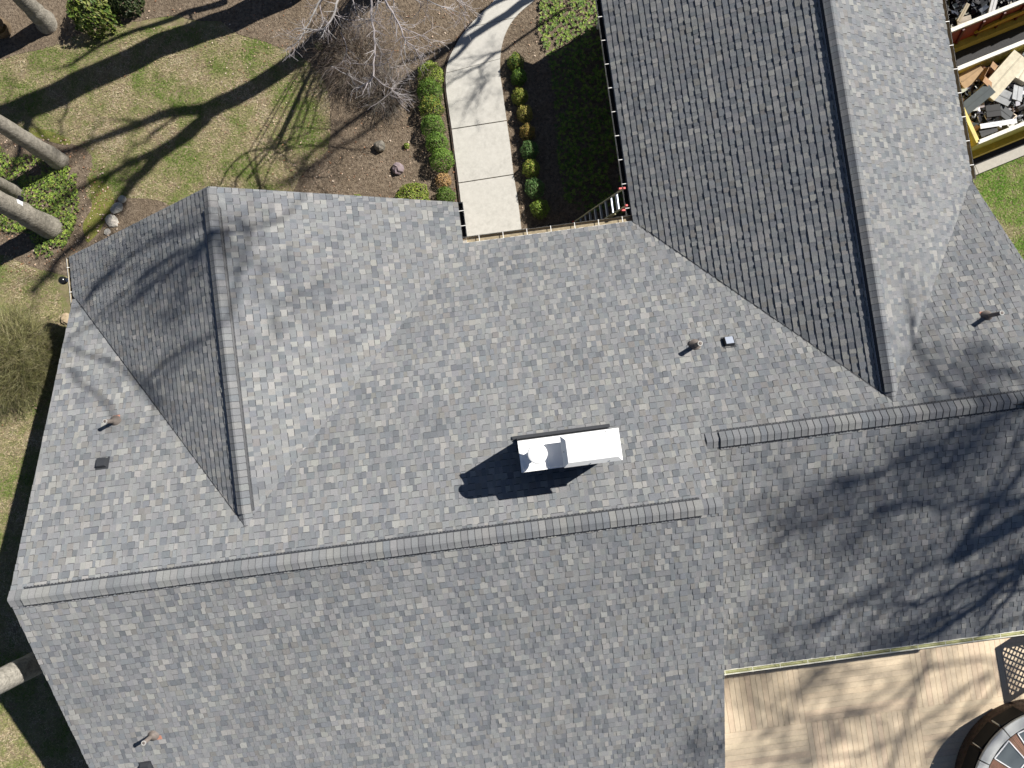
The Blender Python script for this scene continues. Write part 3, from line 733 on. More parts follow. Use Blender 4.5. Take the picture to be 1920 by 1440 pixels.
def bx(px, py, z, L, Wd, T, ang, col, name, label, cat, tilt=0., m='junk', group=None, open_=False):
    c = G(px, py, z); a = R_(ang); ex_ = np.array([math.cos(a), math.sin(a), 0]); ey_ = np.array([-ex_[1], ex_[0], 0])
    tz = math.sin(R_(tilt)); ex2 = ex_*math.cos(R_(tilt))+ZA*tz; nz = np.cross(ex2, ey_)
    mb = MB()
    if open_:
        t = .006
        mb.box(c, ex2*L/2, ey_*Wd/2, nz*t, tuple(x*.7 for x in col))
        for s in (-1, 1):
            mb.box(c+ex2*s*L/2+nz*T/2, ex2*t, ey_*Wd/2, nz*T/2, col); mb.box(c+ey_*s*Wd/2+nz*T/2, ex2*L/2, ey_*t, nz*T/2, col)
            mb.box(c+ey_*s*(Wd/2+.08)+nz*(T+.02), ex2*L/2, ey_*.08+nz*.05*s*0, nz*t, jit(col, .1))
    else:
        n = 4
        mb.box(c, ex2*L/2, ey_*Wd/2, nz*T/2, col)
        mb.box(c+nz*(T/2+.004), ex2*L/2*.96, ey_*Wd*.04, nz*.003, tuple(x*.8 for x in col))
    return mb.solo(name, m, label, cat, group)
bx(1880, 143, 1.5, 1.25, .5, .16, 50, (.70, .63, .47), 'cardboard_box', 'long pale carton lying across the top of the roofing debris', 'box', 12)
bx(1818, 143, 1.3, .62, .40, .18, 38, (.47, .32, .18), 'cardboard_box', 'brown carton at the far left corner of the debris', 'box', 15)
bx(1851, 148, 1.35, .50, .30, .16, -28, (.36, .21, .11), 'cardboard_box', 'brown open carton leaning against the long pale carton', 'box', -20, open_=True)
bx(1916, 135, 1.4, .5, .45, .2, 60, (.66, .60, .48), 'cardboard_box', 'pale carton at the right edge of the debris', 'box', 8)
bx(1833, 185, 1.45, .85, .34, .03, 40, (.060, .075, .080), 'shingle_bundle', 'dark green-grey shingle sheet with a ridge line on the debris', 'shingles', 10)
bx(1862, 208, 1.4, .36, .32, .05, 5, (.02, .02, .022), 'plastic_sheet', 'square black scrap in the middle of the debris', 'scrap', 8)
bx(1884, 212, 1.35, .42, .28, .04, -30, (.05, .055, .06), 'shingle_scrap', 'dark grey shingle scrap right of the square black scrap', 'scrap', -12)
bx(1852, 245, 1.35, .45, .22, .06, 20, (.03, .032, .035), 'rubber_scrap', 'black curled scrap near the rim of the debris', 'scrap', 5)
bx(1872, 232, 1.45, .95, .13, .02, 8, (.66, .68, .72), 'metal_strip', 'long white metal strip lying over the front of the debris', 'metal strip', 3)
bx(1878, 180, 1.4, .55, .4, .02, -35, (.30, .31, .32), 'shingle_scrap', 'grey shingle scrap in the centre of the debris', 'scrap', 14)
bx(1908, 175, 1.45, .5, .26, .02, 70, (.34, .35, .36), 'shingle_scrap', 'light grey curved shingle scrap at the right of the debris', 'scrap', -16)
bx(1806, 24, 1.1, .5, .10, .03, 65, (.42, .36, .26), 'board_scrap', 'tan board end in the far maroon container by the gutter', 'board', 15)
bx(1862, 8, 1.3, .55, .16, .05, 80, (.50, .50, .50), 'metal_strip', 'pale metal offcut at the top edge of the photo in the far container', 'metal strip', 10)
bx(1808, 40, 1.0, .35, .25, .03, 10, (.45, .40, .33), 'board_scrap', 'crumpled beige scrap near the rim of the far container', 'scrap', 15)
def pile(P, ln, wd, zb, zt, n, pal, label, seed):
    random.seed(seed); mb = MB()
    for i in range(n):
        x, y = random.uniform(.1, ln-.1), random.uniform(.1, wd-.1); k = random.random()
        c = P+e1*x+n1*y+ZA*(zb+(zt-zb)*(k**.6)); L, w_ = random.uniform(.06, .34), random.uniform(.04, .2)
        a = random.uniform(0, 6.3); ti = random.gauss(0, .45); ex_ = np.array([math.cos(a)*math.cos(ti), math.sin(a)*math.cos(ti), math.sin(ti)])
        ey_ = np.cross(ex_, [random.gauss(0, .35), random.gauss(0, .35), 1]); ey_ /= np.linalg.norm(ey_); nz = np.cross(ex_, ey_)
        if i % 3 == 0:     # crumpled sheet
            mb.add([c-ex_*L/2-ey_*w_/2, c+ex_*L/2-ey_*w_/2+nz*.04, c+nz*.08*random.uniform(-1, 1), c-ex_*L/2+ey_*w_/2, c+ex_*L/2+ey_*w_/2-nz*.05], [(0, 1, 2), (1, 4, 2), (4, 3, 2), (3, 0, 2)], jit(random.choice(pal), .25))
        else: mb.box(c, ex_*L/2, ey_*w_/2, nz*random.uniform(.003, .018), jit(random.choice(pal), .25))
    o = mb.build('debris_pile', 'junk'); tag(o, label, 'debris', kind='stuff')
pile(P1+e1*.08+n1*.05, 3.4, 1.9, .3, 1.3, 900, [(.03, .033, .036)]*3+[(.10, .11, .12)]*2+[(.35, .36, .38), (.6, .62, .66), (.75, .77, .82), (.7, .7, .72), (.42, .30, .22), (.3, .2, .13), (.62, .5, .42), (.7, .7, .72)], 'mixed roofing scraps filling the nearer dumpster', 4)
pile(P2+e1*.1+n1*.05, 3.6, 2.2, .3, .95, 700, [(.015, .017, .022)]*7+[(.03, .04, .06)]*2+[(.12, .12, .12), (.3, .28, .25)], 'dark scraps filling the maroon dumpster', 6)

# ------------------------------------------------------------------ ROCKS
def rock(px, py, r, col, label, seed, flat=.6, cat='rock', grp=None, elong=1.):
    random.seed(seed); mb = MB(); n = 10; c = G(px, py, 0)
    a0 = random.uniform(0, 3); rows = []
    for i, ph in enumerate(np.linspace(0.02, math.pi-.02, 7)):
        row = []
        for k in range(n):
            q = 2*math.pi*k/n; d = np.array([math.sin(ph)*math.cos(q)*elong, math.sin(ph)*math.sin(q), math.cos(ph)*flat])
            d = d*r*(1+.28*noise.noise(Vector(d*3.1+np.array([seed, 0, 0])))); x = d[0]*math.cos(a0)-d[1]*math.sin(a0); y = d[0]*math.sin(a0)+d[1]*math.cos(a0)
            mb.v.append((c[0]+x, c[1]+y, max(-.02, d[2]+r*flat*.45)))
        rows.append(row)
    for i in range(6):
        for k in range(n): mb.f.append((i*n+k, (i+1)*n+k, (i+1)*n+(k+1) % n, i*n+(k+1) % n)); mb.c.append(jit(col, .08))
    mb.solo('rock', 'rock', label, cat, grp)
rock(713, 276, .17, (.18, .165, .14), 'rounded grey rock on the mulch, further from the house', 1, .95)
rock(747, 318, .18, (.25, .20, .21), 'angular mauve rock on the mulch, nearer the house', 5, .8)
rock(230, 374, .12, (.40, .40, .36), 'topmost pale edging stone with a greenish face by the mossy path', 3, .5)
rock(220, 391, .16, (.42, .41, .37), 'large pale edging stone second from the top by the mossy path', 4, .45, elong=1.3)
rock(211, 415, .17, (.46, .43, .38), 'flat buff edging stone third from the top by the mossy path', 6, .4, elong=1.3)
rock(202, 435, .10, (.50, .47, .42), 'small pale edging stone at the roof edge', 8, .5)
rock(126, 598, .17, (.42, .33, .22), 'round tan stone by the wall behind the olive bush', 9, .5)

# ------------------------------------------------------------------ FOLIAGE
def rosette(mb, c, r, col, nl=7, up=.5, wd=.36):
    a0 = random.uniform(0, 6.3)
    for i in range(nl):
        a = a0+6.283*i/nl+random.uniform(-.3, .3); el = random.uniform(.0, up); d = np.array([math.cos(a)*math.cos(el), math.sin(a)*math.cos(el), math.sin(el)])
        s = np.array([-math.sin(a), math.cos(a), 0]); L = r*random.uniform(.7, 1.15)
        m_ = c+d*L*.55; t = c+d*L-ZA*L*.15
        mb.add([c, m_-s*L*wd*.5, t, m_+s*L*wd*.5], [(0, 1, 2, 3)], jit(col, .22))
def shrub(px, py, rx, rz, pal, label, cat='shrub', grp=None, n=1500, z0=0., ls=.035, seed=1, name='boxwood', ry=None, hx=1.):
    random.seed(seed); c0 = G(px, py, rz); c0[2] = z0; ry = ry or rx
    t = thing(name, c0, label, cat, grp); mb = MB(); ph = random.uniform(0, 50)
    for i in range(n):
        u = random.uniform(-.25, 1); a = random.uniform(0, 6.283); s = math.sqrt(max(0, 1-u*u))
        d = np.array([s*math.cos(a), s*math.sin(a), u]); k = 1+.20*noise.noise(Vector(d*2.3)+Vector((ph, 0, 0)))+.10*noise.noise(Vector(d*6)+Vector((ph, 3, 0)))
        rr = k*(1-abs(random.gauss(0, .10)))
        p = c0+np.array([d[0]*rx*rr, d[1]*ry*rr, rz*.25+d[2]*rz*.85*rr+.02]); 
        if p[2] < z0+.01: continue
        nd = d+np.array([random.gauss(0, .6) for _ in range(3)]); nd /= np.linalg.norm(nd)
        x = np.cross(nd, [random.random(), random.random(), .3]); x /= np.linalg.norm(x)+1e-9; y = np.cross(nd, x)
        L = ls*random.uniform(.6, 1.3); col = jit(random.choice(pal), .18)
        mb.add([p-x*L*.5, p-y*L*.28+nd*L*.1, p+x*L*.6, p+y*L*.28+nd*L*.1], [(0, 1, 2, 3)], col)
    mb.build('foliage', 'leaf', t)
    st = MB()
    for i in range(9):
        a = random.uniform(0, 6.3); p = c0+np.array([math.cos(a)*rx*.6, math.sin(a)*ry*.6, rz*.75]); m_ = (c0+p)/2+np.array([0, 0, .03])
        st.tube([c0+[0, 0, 0], m_, p], [.012, .008, .004], 5, (.12, .09, .06))
    st.build('stem', 'twig', t)
    return t
GRN = [(0.112, 0.195, 0.027), (0.083, 0.158, 0.022), (0.150, 0.240, 0.038), (0.060, 0.112, 0.018)]
LIM = [(0.240, 0.315, 0.045), (0.180, 0.255, 0.038), (0.135, 0.195, 0.030), (0.315, 0.345, 0.068)]
YEL = [(0.324, 0.284, 0.068), (0.257, 0.243, 0.047), (0.162, 0.176, 0.027), (0.405, 0.324, 0.121)]
GOLD = [(0.299, 0.215, 0.052), (0.247, 0.182, 0.046), (0.169, 0.156, 0.026), (0.364, 0.234, 0.091)]
DKG = [(0.083, 0.173, 0.045), (0.060, 0.128, 0.030), (0.112, 0.210, 0.068), (0.150, 0.210, 0.075)]
TAN = [(.50, .32, .14), (.42, .25, .10), (.58, .40, .20), (.30, .18, .08)]
gl = 'clipped shrubs along the left side of the path'; gr = 'small shrubs along the right side of the path'
for i, (x, y, rx, rz, pal, lb) in enumerate([
    (804, 128, .33, .55, LIM, 'bright green boxwood at the far end of the left row, nearest the bare tree'),
    (803, 160, .33, .52, GRN, 'deep green boxwood second from the far end of the left row'),
    (805, 190, .31, .48, [GRN[0], YEL[1], GRN[3]], 'patchy green boxwood with pale yellow edges in the left row'),
    (809, 227, .31, .48, GRN, 'dark green boxwood in the middle of the left row, level with the round rock'),
    (817, 260, .29, .46, GRN, 'smaller olive boxwood squeezed between two bigger ones in the left row'),
    (826, 291, .31, .50, [GRN[0], GRN[2], GRN[1]], 'round green boxwood just beyond the dried tan shrub')]):
    shrub(x, y, rx*1.1, rz*1.25, [jit(tuple(v*1.25 for v in c), 0) for c in pal], lb, grp=gl, n=3400, seed=20+i)
shrub(830, 334, .22, .32, TAN, 'dried tan shrub at the near end of the left row', grp=gl, n=1300, seed=31)
shrub(834, 364, .28, .40, GRN, 'green boxwood against the roof edge, beside the dried tan shrub', grp=gl, n=2200, seed=32)
shrub(773, 368, .48, .40, LIM, 'wide yellow-green shrub half hidden by the roof edge', n=3200, seed=33, name='spreading_shrub', ls=.045)
shrub(668, 372, .16, .2, LIM, 'tiny lime plant peeking out at the roof edge', 'plant', n=260, seed=34, name='small_plant', ls=.05)
for i, (x, y, rx, rz, pal, lb) in enumerate([
    (967, 108, .22, .42, [GRN[0], YEL[1], GRN[1]], 'olive shrub at the far end of the right row'),
    (973, 137, .20, .38, GRN, 'small green shrub second from the far end of the right row'),
    (975, 174, .21, .38, [YEL[1], YEL[2], LIM[1]], 'yellow-green shrub third from the far end of the right row'),
    (984, 206, .21, .38, YEL, 'pale yellow shrub fourth from the far end of the right row'),
    (989, 241, .20, .38, GOLD, 'golden brown shrub in the middle of the right row'),
    (993, 275, .24, .40, DKG, 'blue-green shrub just nearer than the golden brown one'),
    (996, 309, .23, .40, LIM+YEL[:1], 'bright lime shrub third from the near end of the right row'),
    (1003, 347, .26, .42, DKG, 'large blue-green shrub second from the near end of the right row'),
    (1012, 385, .24, .42, LIM[:3]+GRN[:1], 'lime green shrub at the near end of the right row')]):
    shrub(x, y, rx*1.1, rz*1.1, [tuple(v*1.25 for v in c) for c in pal], lb, grp=gr, n=2000, seed=40+i)
shrub(150, 2, .62, .9, [(.09, .14, .02), (.15, .19, .03), (.05, .09, .015), (.20, .22, .06)], 'glossy broadleaf shrub at the top left behind a tree trunk', n=1500, seed=60, name='rhododendron', ls=.12)
shrub(225, -15, .45, .6, [(.03, .05, .015), (.06, .08, .03)], 'dark broadleaf shrub at the top edge beside the glossy one', n=900, seed=61, name='rhododendron', ls=.11)
# pachysandra carpets
def carpet(px, z, pal, name, dens, label, seed, r=.06, avoid=()):
    random.seed(seed); P = [G(*p, 0) for p in px]; xs_ = [p[0] for p in P]; ys_ = [p[1] for p in P]
    A = (max(xs_)-min(xs_))*(max(ys_)-min(ys_)); n = int(A*dens); mb = MB()
    X = rng.uniform(min(xs_), max(xs_), n); Y = rng.uniform(min(ys_), max(ys_), n); ok = inpoly(X, Y, P)
    for x, y in zip(X[ok], Y[ok]):
        k = noise.noise(Vector((x*1.6, y*1.6, seed)))+.5*noise.noise(Vector((x*5, y*5, seed)))
        if k < -.42: continue
        h = .07+.07*(k+.5)*random.uniform(.6, 1.2); rosette(mb, np.array([x, y, h]), r*random.uniform(.7, 1.2), random.choice(pal), 6, .7, .5)
    tag(mb.build(name, 'leaf'), label, kind='stuff')
PACH = [(0.202, 0.310, 0.043), (0.264, 0.372, 0.054), (0.132, 0.217, 0.034), (0.326, 0.403, 0.078), (0.093, 0.155, 0.028)]
carpet([(-60, 285), (0, 268), (25, 300), (60, 290), (118, 305), (150, 330), (153, 385), (143, 430), (120, 470), (75, 490), (60, 440), (10, 435), (-60, 445)], 0, [tuple(v*f for v in c) for c in PACH for f in (.5, .95)], 'ground_cover', 330, 'leafy green ground cover round the tree trunks', 3, r=.05)
PACH2 = [(0.150, 0.240, 0.033), (0.210, 0.300, 0.045), (0.105, 0.180, 0.027), (0.255, 0.330, 0.060), (0.075, 0.135, 0.022)]
carpet([(1025, -60), (1012, 20), (1010, 60), (1030, 120), (1040, 200), (1045, 300), (1062, 400), (1180, 400), (1165, 150), (1145, -60)], 0, PACH2, 'ground_cover', 170, 'ground cover beside the gabled wing, mostly in its shadow', 4)
# litter and grass
def scatter(poly, n, size, pal, name, mt, label, z=.02, blade=False, world=True, seed=0, avoid=()):
    rg = np.random.default_rng(seed); P = poly
    xs_ = [p[0] for p in P]; ys_ = [p[1] for p in P]
    X = rg.uniform(min(xs_), max(xs_), n); Y = rg.uniform(min(ys_), max(ys_), n); ok = inpoly(X, Y, P)
    for a in avoid: ok &= ~inpoly(X, Y, a)
    X, Y = X[ok], Y[ok]; m = len(X); a = rg.uniform(0, 6.283, m); L = size*rg.uniform(.5, 1.4, m)
    pal = np.array(pal)
    if blade:
        patch = np.array([noise.noise(Vector((x*.9, y*.9, 2)))+.6*noise.noise(Vector((x*2.7, y*2.7, 5))) for x, y in zip(X, Y)])
        k = np.clip(((patch+.7)/1.4*len(pal)+rg.normal(0, 1.1, m)).astype(int), 0, len(pal)-1)
    else: k = rg.integers(0, len(pal), m)
    c = pal[k]*rg.uniform(.7, 1.3, (m, 1))
    dx, dy = np.cos(a), np.sin(a); z_ = np.full(m, z)
    if blade:
        w_ = .009; V = np.stack([np.stack([X-dy*w_, Y+dx*w_, z_*0+.004], 1), np.stack([X+dy*w_, Y-dx*w_, z_*0+.004], 1), np.stack([X+dx*L, Y+dy*L, rg.uniform(.01, .05, m)], 1)], 1).reshape(-1, 3); q = 3
    else:
        w_ = L*.35; zz = z+rg.uniform(0, .02, m)
        V = np.stack([np.stack([X-dx*L/2, Y-dy*L/2, zz], 1), np.stack([X+dy*w_, Y-dx*w_, zz+rg.uniform(0, .015, m)], 1), np.stack([X+dx*L/2, Y+dy*L/2, zz], 1), np.stack([X-dy*w_, Y+dx*w_, zz+rg.uniform(0, .015, m)], 1)], 1).reshape(-1, 3); q = 4
    mb = MB(); mb.v = V.tolist(); mb.f = [tuple(range(i*q, i*q+q)) for i in range(m)]; mb.c = [tuple(x) for x in c]
    tag(mb.build(name, mt), label, kind='stuff')
LAWN = [G(*p)[:2] for p in [(-60, 90), (60, -60), (700, -60), (700, 420), (-60, 1500), (260, 1500), (260, 1000), (240, 480), (180, 500), (100, 700)]]
LW = [G(*p)[:2] for p in [(-30, 60), (640, 40), (640, 420), (330, 420), (100, 520), (230, 900), (330, 1460), (-30, 1460)]]
GP = [(.115, .175, .035), (.16, .205, .055), (.21, .22, .085), (.30, .27, .14), (.40, .34, .21), (.30, .22, .15), (.46, .39, .27)]
scatter(LW, 210000, .075, GP, 'grass', 'litter', 'thin patchy grass of the lawn at the left', blade=True, seed=1, avoid=(bedA, bedB, bedC))
GP2 = [(.09, .21, .025), (.13, .26, .035), (.18, .29, .055), (.26, .30, .10), (.38, .34, .20)]
LE = [G(*p)[:2] for p in [(1823, 330), (1930, 270), (1940, 560), (1880, 480)]]
scatter([K0[:2]-e1[:2]*1-n1[:2]*.27, K0[:2]+e1[:2]*5-n1[:2]*.27, G(1980, 640)[:2], G(1800, 560)[:2], G(1740, 400)[:2]], 60000, .07, GP2, 'grass', 'litter', 'green grass at the right between roof and kerb', blade=True, seed=2)
LP = [(.34, .22, .15), (.42, .30, .21), (.50, .37, .28), (.28, .15, .09), (.22, .13, .08), (.55, .45, .36)]
scatter([G(*p)[:2] for p in [(180, -20), (1010, -20), (1010, 430), (560, 380), (380, 120)]], 1500, .05, LP, 'leaf_litter', 'litter', 'dry leaves scattered over the mulch bed', seed=3)
scatter([G(*p)[:2] for p in [(-20, -20), (640, 30), (640, 400), (240, 470), (-20, 1460)]], 420, .05, LP, 'leaf_litter', 'litter', 'dry leaves scattered over the lawn', z=.03, seed=4)
scatter([G(*p)[:2] for p in [(-20, 250), (180, 260), (240, 450), (60, 520), (-20, 500)]], 900, .06, LP, 'leaf_litter', 'litter', 'dry leaves under the ground cover', seed=5)
CH_ = [(.19, .135, .10), (.27, .20, .155), (.11, .08, .055), (.34, .27, .21), (.42, .35, .28)]
scatter([G(*p)[:2] for p in [(330, -20), (1030, -20), (1060, 430), (560, 400), (560, 100)]], 9000, .028, CH_, 'wood_chips', 'litter', 'brown chips of the mulch bed', z=.016, seed=6)

# ------------------------------------------------------------------ TREES
K = 1/math.tan(SUN_EL)
def grow(mb, p, d, L, r, depth, col, spread=.6, up=.12, nseg=4, minr=.004, kids=3, n=5):
    pts = [p.copy()]; rad = [r]; q = p.copy(); dd = d.copy()
    for i in range(nseg):
        dd = dd+np.array([random.gauss(0, .13), random.gauss(0, .13), random.gauss(0, .10)+up*.25]); dd /= np.linalg.norm(dd)
        q = q+dd*L/nseg; pts.append(q.copy()); rad.append(max(minr, r*(1-.72*(i+1)/nseg)))
    mb.tube(pts, rad, n if r > .02 else (4 if r > .008 else 3), jit(col, .12), cap=False)
    if depth <= 0: return
    for j in range(kids):
        i = random.randint(1, nseg); a = random.uniform(0, 6.283); x = np.cross(dd, [.3, .5, .8]); x /= np.linalg.norm(x); y = np.cross(dd, x)
        sd = dd*(1-spread*.4)+(x*math.cos(a)+y*math.sin(a))*spread*random.uniform(.7, 1.3); sd /= np.linalg.norm(sd)
        grow(mb, pts[i], sd, L*random.uniform(.5, .75), max(minr, rad[i]*random.uniform(.5, .75)), depth-1, col, spread, up, nseg, minr, kids, n)
def onshadow(P, h): return P+SD/SD[2]*h
BK = (.155, .14, .125)
def shadow_tree(name, label, cat, base, trunk, limbs, col=BK, seed=1, twigs=None, grp=None):
    """trunk: list of (point, r); limbs: list of (points, r0, r1, kids, depth, length)"""
    random.seed(seed); t = thing(name, base, label, cat, grp); m = MB()
    pts = smoothpts([p for p, r in trunk], 4); rs = np.interp(np.linspace(0, 1, len(pts)), np.linspace(0, 1, len(trunk)), [r for p, r in trunk])
    pts2 = [p+np.array([noise.noise(Vector((i*.7, seed, 0))), noise.noise(Vector((i*.7, seed, 5))), 0])*rs[i]*.25 for i, p in enumerate(pts)]
    rs = [r*(1+.16*math.exp(-max(0, p[2])*1.6)) for p, r in zip(pts2, rs)]
    m.tube(pts2, rs, 16, col); m.build('trunk', 'bark', t, True)
    b = MB()
    for P, r0, r1, kids, depth, ln in limbs:
        pp = smoothpts(P, 4); n = len(pp); rr = np.linspace(r0, r1, n)
        pp = [p+np.array([random.gauss(0, .03) for _ in range(3)])*min(1, i) for i, p in enumerate(pp)]
        b.tube(pp, rr, 8 if r0 > .03 else 5, jit(col, .1))
        for k in range(kids):
            i = random.randint(max(1, n//4), n-1); d = pp[i]-pp[i-1]; d /= np.linalg.norm(d); a = np.array([random.gauss(0, 1) for _ in range(3)]); a = a/np.linalg.norm(a)
            dd = d+a*.8; dd /= np.linalg.norm(dd)
            grow(b, pp[i], dd, ln*random.uniform(.5, 1.2), max(.005, rr[i]*.5), depth, col)
    for P, rr, n in (twigs or []):
        for k in range(n):
            d = np.array([random.gauss(0, 1), random.gauss(0, 1), random.gauss(0, 1)]); d /= np.linalg.norm(d)
            grow(b, P+d*rr*random.uniform(0, .5), d, rr*random.uniform(.7, 1.6), .016, 2, col, .8, 0, 3, .006, 3)
    b.build('crown', 'twig', t)
    return t
def SG(x, y, h): return onshadow(G(x, y, 0), h)       # point at height h whose shadow falls on ground pixel
def SR(x, y, k, h): P = OP(x, y, k); return onshadow(P, h)   # h above the roof plane
# three tall trees beyond the top of the frame
tA = [(SG(575, -35, 0), .42), (SG(470, 22, 1.8), .37), (SG(300, 88, 4.4), .36), (SG(100, 180, 8.0), .39), (SG(-40, 238, 11), .36)]
limA = [([SG(420, 5, 3.2), SG(320, 35, 5.2), (SG(200, 80, 7.4)), SG(120, 125, 9)], .10, .04, 4, 2, 1.3),
        ([SG(100, 185, 8), SG(55, 225, 9.4), SG(40, 270, 10.5), SG(20, 330, 12)], .13, .06, 4, 2, 1.5),
        ([SG(0, 225, 10), SG(-60, 220, 12), SG(-120, 260, 14)], .2, .08, 6, 3, 2.0), ([SG(140, 172, 7.5), SG(125, 205, 8.5), SG(110, 250, 9.5)], .05, .02, 3, 2, .8)]
shadow_tree('oak_tree', 'tall bare tree just beyond the top edge whose thick trunk shades the lawn', 'tree', SG(575, -35, 0), tA, limA, seed=3)
tB = [(SG(775, -55, 0), .30), (SG(690, 0, 1.9), .28), (SG(620, 60, 3.7), .265), (SG(500, 150, 6.3), .25), (SG(395, 205, 8.4), .27)]
limB = [([SG(400, 203, 8.3), SG(320, 212, 9.9), SG(210, 252, 12), SG(130, 280, 13.6), SG(20, 300, 15.5)], .18, .06, 9, 2, 1.2),
        ([SG(400, 203, 8.3), SG(335, 262, 9.8), SG(240, 310, 11.8), SG(160, 350, 13.6), SG(90, 400, 16)], .15, .06, 10, 2, 1.2),
        ([SG(395, 205, 8.4), SG(350, 255, 9.6), SG(296, 295, 11), SG(240, 355, 12.6), SG(200, 408, 14), SG(130, 470, 15.8), SG(60, 550, 17.5)], .20, .09, 10, 2, 1.1),
        ([SG(350, 210, 9.2), SG(270, 262, 11), SG(230, 300, 12)], .05, .02, 3, 2, .8)]
shadow_tree('oak_tree', 'forked bare tree beyond the top edge, its shadow splitting on the lawn', 'tree', SG(775, -55, 0), tB, limB, seed=4)
tC = [(SG(1180, -150, 0), .17), (SG(1090, -80, 2.0), .14), (SG(993, 0, 4.0), .12)]
limC = [([SG(993, 0, 4.0), SG(893, 66, 6.0), SG(790, 128, 8.1), SG(700, 205, 10), SG(620, 255, 12), SG(565, 312, 13.6), SG(540, 352, 14.6)], .12, .04, 12, 3, 1.1),
        ([SG(1010, -10, 3.8), SG(920, 10, 5.2), SG(858, 78, 6.8), SG(780, 112, 8.2), SG(690, 140, 10)], .085, .03, 5, 2, 1.1),
        ([SG(1060, 20, 4.4), SG(943, 92, 6.4), SG(893, 128, 7.4), SG(850, 152, 8.3), SG(780, 200, 9.8)], .05, .02, 7, 3, 1.0),
        ([SG(893, 66, 6.0), SG(830, 128, 8), SG(700, 235, 11), SG(600, 300, 13), SG(530, 345, 14.2)], .07, .03, 9, 3, 1.0),
        ([SG(893, 128, 7.4), SG(900, 170, 8.4), SG(860, 215, 9.6)], .03, .012, 8, 3, .9),
        ([SG(620, 255, 12), SR(560, 380, 'CE', 15), SR(470, 425, 'CE', 15), SR(400, 442, 'CW', 13), SR(330, 480, 'CW', 12.5), SR(265, 522, 'CW', 12.5)], .02, .075, 6, 2, 1.1),
        ([SR(470, 425, 'CE', 15), SR(380, 420, 'CW', 13), SR(300, 452, 'CW', 12), SR(215, 505, 'CW', 12), SR(160, 558, 'CW', 12)], .025, .055, 6, 2, 1.1),
        ([SR(400, 442, 'CW', 13), SR(345, 492, 'CW', 12.5), SR(245, 565, 'CW', 12.6)], .07, .045, 6, 2, 1.2),
        ([SR(470, 425, 'CE', 15), SR(440, 560, 'CE', 15.5), SR(420, 610, 'CW', 15), SR(340, 655, 'CW', 14), SR(280, 710, 'CW', 14)], .02, .05, 4, 2, 1.0),
        ([SR(265, 522, 'CW', 12.5), SR(180, 600, 'CW', 14.5), SR(125, 650, 'N', 15), SR(200, 676, 'N', 14.4), SR(240, 700, 'N', 14), SR(300, 770, 'N', 14)], .03, .045, 4, 2, .8),
        ([SR(125, 690, 'N', 14.5), SR(185, 740, 'N', 14.2), SR(215, 785, 'N', 14.2)], .04, .03, 3, 2, .7)]
CLC = [(SR(480, 500, 'CE', 16), .8, 12), (SR(520, 570, 'CE', 16), .8, 10), (SR(450, 460, 'CE', 16), .5, 8), (SR(300, 600, 'CW', 15), .9, 8), (SR(250, 540, 'CW', 14), .6, 9)]
shadow_tree('maple_tree', 'tall bare tree beyond the path whose limbs shade the left gable', 'tree', SG(1180, -150, 0), tC, limC, seed=5, twigs=CLC)
# tree at the right whose crown shades the lower right slope and the deck
bE = np.array([24.0, 5.5, 0.]); tE = [(bE, .42), (bE+[-.5, -.2, 6], .36), (bE+[-1.0, -.5, 12], .28), (bE+[-1.6, -.9, 18], .2)]
mE, tpE = tE[2][0], tE[3][0]
limE = [([mE, SR(2050, 1010, 'SB', 10), SR(1920, 1068, 'SB', 8.5), SR(1850, 1118, 'SB', 8), SR(1795, 1160, 'SB', 8), SR(1735, 1200, 'SB', 8)], .14, .05, 10, 2, 1.2),
        ([mE, SR(2040, 1000, 'SB', 10), SR(1910, 1055, 'SB', 8.5), SR(1800, 1098, 'SB', 8.5), SR(1710, 1140, 'SB', 8.5)], .08, .04, 8, 2, 1.1),
        ([mE, SR(2060, 900, 'SB', 15), SR(1920, 932, 'SB', 15), SR(1800, 948, 'SB', 15), SR(1700, 945, 'SB', 15), SR(1650, 950, 'SB', 15)], .08, .05, 12, 2, 1.3),
        ([tpE, SR(2000, 740, 'SB', 17), SR(1850, 790, 'SB', 17), SR(1760, 830, 'SB', 17), SR(1640, 890, 'SB', 17), SR(1560, 900, 'SB', 17.5)], .09, .05, 10, 3, 1.6),
        ([tpE, SR(1900, 700, 'N', 18), SR(1800, 740, 'N', 18), SR(1720, 660, 'N', 18), SR(1690, 610, 'N', 18)], .07, .05, 9, 2, 1.2),
        ([mE, SR(1960, 960, 'SB', 16), SR(1850, 1010, 'SB', 16), SR(1750, 1060, 'SB', 16), SR(1600, 1130, 'SB', 16.5), SR(1500, 1190, 'SB', 17)], .06, .04, 14, 3, 1.5)]
CLE = []
for x, y, rr, n, k, hh in [(1850, 790, .95, 34, 'SB', 17), (1800, 850, .8, 26, 'SB', 17), (1700, 920, .75, 30, 'SB', 17.5), (1640, 890, .6, 14, 'SB', 17), (1480, 985, .6, 18, 'SB', 19), (1560, 975, .7, 14, 'SB', 19), (1880, 1000, .9, 26, 'SB', 15),
                    (1740, 1180, .8, 22, 'SB', 15), (1560, 1200, .8, 18, 'SB', 18), (1760, 690, .6, 12, 'N', 19), (1840, 740, .7, 12, 'N', 19), (1900, 650, .6, 10, 'N', 19), (1600, 1040, .9, 10, 'SB', 19), (1335, 1405, .5, 30, 'SA', 18), (1850, 1080, .8, 22, 'SB', 15), (1900, 950, .7, 22, 'SB', 15), (1790, 990, .7, 16, 'SB', 16), (1680, 1190, .7, 18, 'SB', 16), (1430, 1200, .7, 12, 'SB', 18), (1900, 860, .8, 16, 'SB', 16)]:
    CLE.append((SR(x, y, k, hh), rr, n))
